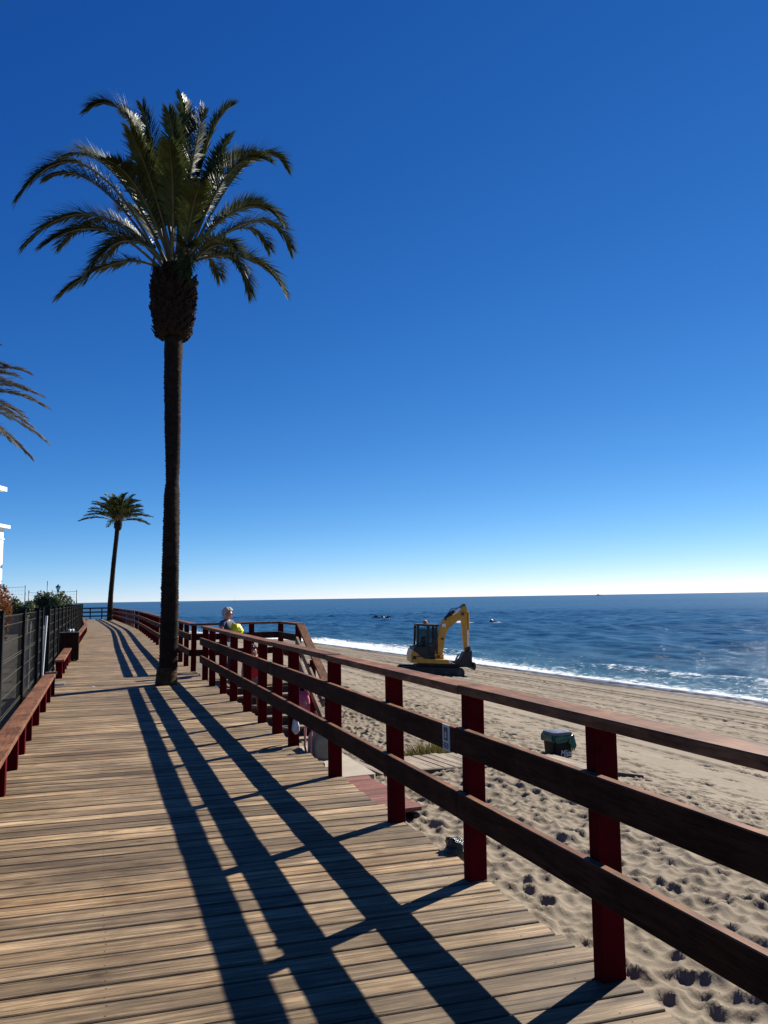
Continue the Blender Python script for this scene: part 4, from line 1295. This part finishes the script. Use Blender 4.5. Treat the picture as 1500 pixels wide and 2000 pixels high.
def person(label, loc, rz, h, J, hair_mat, top_mat, bot_mat, shoe_mat, group=None, longhair=False, sleeve=.5, long_trousers=True):
    """J: joint offsets (fractions of height) for both arms: elbow, wrist; standing legs. Faces local -y"""
    t = thing("person", label, "person", loc, rz, group)
    def P(x, y, z): return Vector((x * h, y * h, z * h))
    sk = h
    V = [P(0, .01, .53), P(0, .005, .62), P(0, -.005, .73), P(0, .005, .805), P(0, -.005, .845), P(0, J.get('head_y', -.012), .90), P(0, J.get('head_y', -.012) * 1.4, .965)]
    Ra = [(.085 * sk, .062 * sk), (.075 * sk, .055 * sk), (.092 * sk, .06 * sk), (.05 * sk, .042 * sk), .030 * sk, (.048 * sk, .055 * sk), (.040 * sk, .046 * sk)]
    Ed = [(0, 1), (1, 2), (2, 3), (3, 4), (4, 5), (5, 6)]
    arm_i = {}
    for sgn, key in ((-1, 'L'), (1, 'R')):
        el, wr = J[key]
        b0 = len(V)
        V += [P(sgn * .108, .0, .795), P(*el), P(*wr)]
        Ra += [.040 * sk, .028 * sk, .019 * sk]
        Ed += [(3, b0), (b0, b0 + 1), (b0 + 1, b0 + 2)]
        d = (V[b0 + 2] - V[b0 + 1]).normalized()
        palm_ = V[b0 + 2] + d * .035 * h
        V.append(palm_); Ra.append((.020 * sk, .012 * sk)); Ed.append((b0 + 2, b0 + 3))
        sd_ = d.cross(Vector((0, 0, 1)))
        if sd_.length < .1: sd_ = Vector((0, 1, 0))
        sd_.normalize()
        nn = sd_.cross(d)
        for f, ln in ((-.5, .036), (-.17, .045), (.17, .048), (.5, .042)):
            i = len(V)
            V += [palm_ + d * .018 * h + sd_ * f * .036 * h, palm_ + d * (.018 + ln * .55) * h + sd_ * f * .04 * h - nn * .006 * h, palm_ + d * (.018 + ln * .85) * h + sd_ * f * .04 * h - nn * .022 * h]
            Ra += [.0055 * sk, .005 * sk, .004 * sk]
            Ed += [(b0 + 3, i), (i, i + 1), (i + 1, i + 2)]
        i = len(V)
        V += [palm_ - d * .01 * h - sd_ * .022 * h, palm_ + d * .016 * h - sd_ * .036 * h]
        Ra += [.0065 * sk, .005 * sk]; Ed += [(b0 + 3, i), (i, i + 1)]
        arm_i[key] = b0
    leg_i = {}
    for sgn, key in ((-1, 'L'), (1, 'R')):
        kx, ky = J.get('knee' + key, (sgn * .062, -.012)); fx, fy = J.get('foot' + key, (sgn * .068, .015))
        b0 = len(V)
        V += [P(sgn * .052, .01, .49), P(kx, ky, .275), P(fx, fy, .045), P(fx * 1.05, fy - .03, .022), P(fx * 1.1, fy - .085, .016)]
        Ra += [.056 * sk, .038 * sk, .024 * sk, .023 * sk, .016 * sk]
        Ed += [(0, b0), (b0, b0 + 1), (b0 + 1, b0 + 2), (b0 + 2, b0 + 3), (b0 + 3, b0 + 4)]
        leg_i[key] = b0
    body = skin_obj("body", V, Ed, Ra, M['skin'], t)
    # face: nose, eyes, mouth, ears
    hy = J.get('head_y', -.012)
    fz = .915
    mb = MB()
    mb.add([P(-.010, hy - .052, fz - .012), P(.010, hy - .052, fz - .012), P(0, hy - .074, fz - .012), P(0, hy - .052, fz + .014)], [[0, 1, 2], [0, 2, 3], [2, 1, 3], [0, 3, 1]])
    mb.obj("nose", M['skin'], t)
    for sx in (-1, 1):
        MB().lathe([(.001, -.004 * h), (.0065 * h, 0), (.001, .004 * h)], 8, P(sx * .020, hy - .052, fz + .010)).obj("eye", M['dark'], t)
        MB().lathe([(.004 * h, -.016 * h), (.010 * h, 0), (.004 * h, .016 * h)], 8, P(sx * .052, hy + .004, fz)).obj("ear", M['skin'], t)
    MB().box(P(0, hy - .053, fz - .034), (.026 * h, .006 * h, .006 * h), ch=.001).obj("mouth", M['red'], t)
    # hair
    bm = bmesh.new()
    bmesh.ops.create_icosphere(bm, subdivisions=4, radius=1)
    for v in bm.verts:
        c = v.co.copy()
        k = 1 + random.uniform(-.05, .07) + .05 * math.sin(c.x * 9 + c.z * 5) * math.cos(c.y * 8)
        zz = c.z
        if c.y < -.25 and zz < .35: k *= .55          # open face
        lo = -1.35 if longhair else -.75
        v.co = Vector((c.x * .070 * k * h, c.y * .080 * k * h + .016 * h, max(zz, lo) * (.072 if zz > 0 else (.100 if longhair else .07)) * k * h))
    me = bpy.data.meshes.new("hair"); bm.to_mesh(me); bm.free(); me.materials.append(hair_mat)
    o = link("hair", me, t, P(0, hy + .006, .945))
    # top
    TV = [P(0, .01, .50), P(0, .005, .62), P(0, -.005, .73), P(0, .005, .80)]
    TR = [(.098 * sk, .076 * sk), (.090 * sk, .068 * sk), (.103 * sk, .070 * sk), (.062 * sk, .052 * sk)]
    TE = [(0, 1), (1, 2), (2, 3)]
    for sgn, key in ((-1, 'L'), (1, 'R')):
        b0 = arm_i[key]
        i = len(TV)
        TV += [V[b0], V[b0].lerp(V[b0 + 1], sleeve * 1.6 if sleeve * 1.6 < 1 else 1)]
        TR += [.050 * sk, .040 * sk]
        TE += [(3, i), (i, i + 1)]
        if sleeve * 1.6 > 1:
            TV.append(V[b0 + 1].lerp(V[b0 + 2], .85)); TR.append(.028 * sk); TE.append((i + 1, i + 2))
    skin_obj("shirt", TV, TE, TR, top_mat, t)
    BV = [P(0, .01, .525)]; BR = [(.094 * sk, .072 * sk)]; BE = []
    for key in 'LR':
        b0 = leg_i[key]; i = len(BV)
        BV += [V[b0], V[b0 + 1], V[b0 + 1].lerp(V[b0 + 2], .92)]
        BR += [.064 * sk, .047 * sk, .038 * sk]
        BE += [(0, i), (i, i + 1), (i + 1, i + 2)]
        SV = [V[b0 + 2] - Vector((0, 0, .02 * h)), V[b0 + 3], V[b0 + 4]]
        skin_obj("shoe", SV, [(0, 1), (1, 2)], [.028 * sk, .027 * sk, .022 * sk], shoe_mat, t)
    skin_obj("trousers", BV, BE, BR, bot_mat, t)
    return t

wp = W(14.6, .64, LZ + .0)
person("grey haired person in navy top on the landing, holding a yellow bag", wp, R(62), 1.60,
       {'L': ((-.135, -.02, .66), (-.045, -.12, .70)), 'R': ((.135, -.03, .66), (.04, -.13, .68)), 'head_y': -.035},
       M['grey_hair'], M['navy'], M['blue_jean'], M['bag_white'], longhair=True, sleeve=.35)
fdir = Vector((math.sin(R(62)), -math.cos(R(62)), 0))
yb = blob("yellow_bag", M['yellow_cloth'], wp + fdir * .27 + Vector((0, 0, 1.10)), .14, .14, .17, "crumpled bright yellow bag held against the grey haired person's chest", "bag", 7, sub=2, amp=.55, flat=False)
rp = W(12.55, .86, LZ - RISE * 3)
person("person in a red top and tan trousers on the stairs behind the railing", rp, R(10), 1.40,
       {'L': ((-.15, .0, .64), (-.15, -.05, .50)), 'R': ((.15, .0, .64), (.14, -.06, .51)), 'kneeL': (-.075, -.012), 'footL': (-.085, .015), 'kneeR': (.075, -.012), 'footR': (.085, .015)},
       M['brown_hair'], M['red'], M['tan'], M['bag_white'], longhair=True, sleeve=.4)

# ------------------------------------------------------------------ rocks and boats offshore
def rocks(label, loc, parts, seed):
    rs = random.getstate(); random.seed(seed)
    t = thing("sea_rock", label, "rock", loc)
    for k, (x, y, sx, sy, sz) in enumerate(parts):
        blob("boulder", M['rock'], (x, y, 0), sx, sy, sz, None, None, seed + k, parent=t, amp=.5)
    random.setstate(rs)
rocks("row of dark rocks standing out of the sea left of the excavator", (-.9, 166, SEA_Z), [(-1.3, 0, .55, .6, .65), (-.5, .2, .6, .6, .35), (.3, 0, .45, .5, .5), (.9, .3, .5, .5, .42), (1.5, 0, .45, .5, .62), (3.6, 1, .7, .5, .14)], 30)
rocks("single dark rock in white water right of the excavator", (17.3, 127, SEA_Z), [(0, 0, .35, .5, .65), (.6, .2, .9, .5, .25)], 40)
bt = thing("boat", "tiny grey boat on the horizon to the right", "boat", (1215, 4400, SEA_Z))
MB().prism([(-13, 0), (11, 0), (15, 4.0), (-14, 3.2)], (1, 0, 0), (0, 0, 1), (0, 6, 0)).obj("hull", M['hull'], bt)
MB().box((-4, 0, 5.2), (8, 4.5, 4.2)).obj("wheelhouse", M['hull'], bt)
MB().tube([(-2, 0, 6), (-2, 0, 13)], .25, 6).obj("mast", M['hull'], bt)
bt = thing("sailboat", "tiny sailing boat with a bare mast on the horizon to the left", "sailboat", (-878, 4500, SEA_Z))
MB().prism([(-5, 0), (5, 0), (7, 2.0), (-6, 1.8)], (1, 0, 0), (0, 0, 1), (0, 4, 0)).obj("hull", M['hull'], bt)
MB().tube([(0, 0, 1.5), (0, 0, 22)], .35, 6).obj("mast", M['hull'], bt)
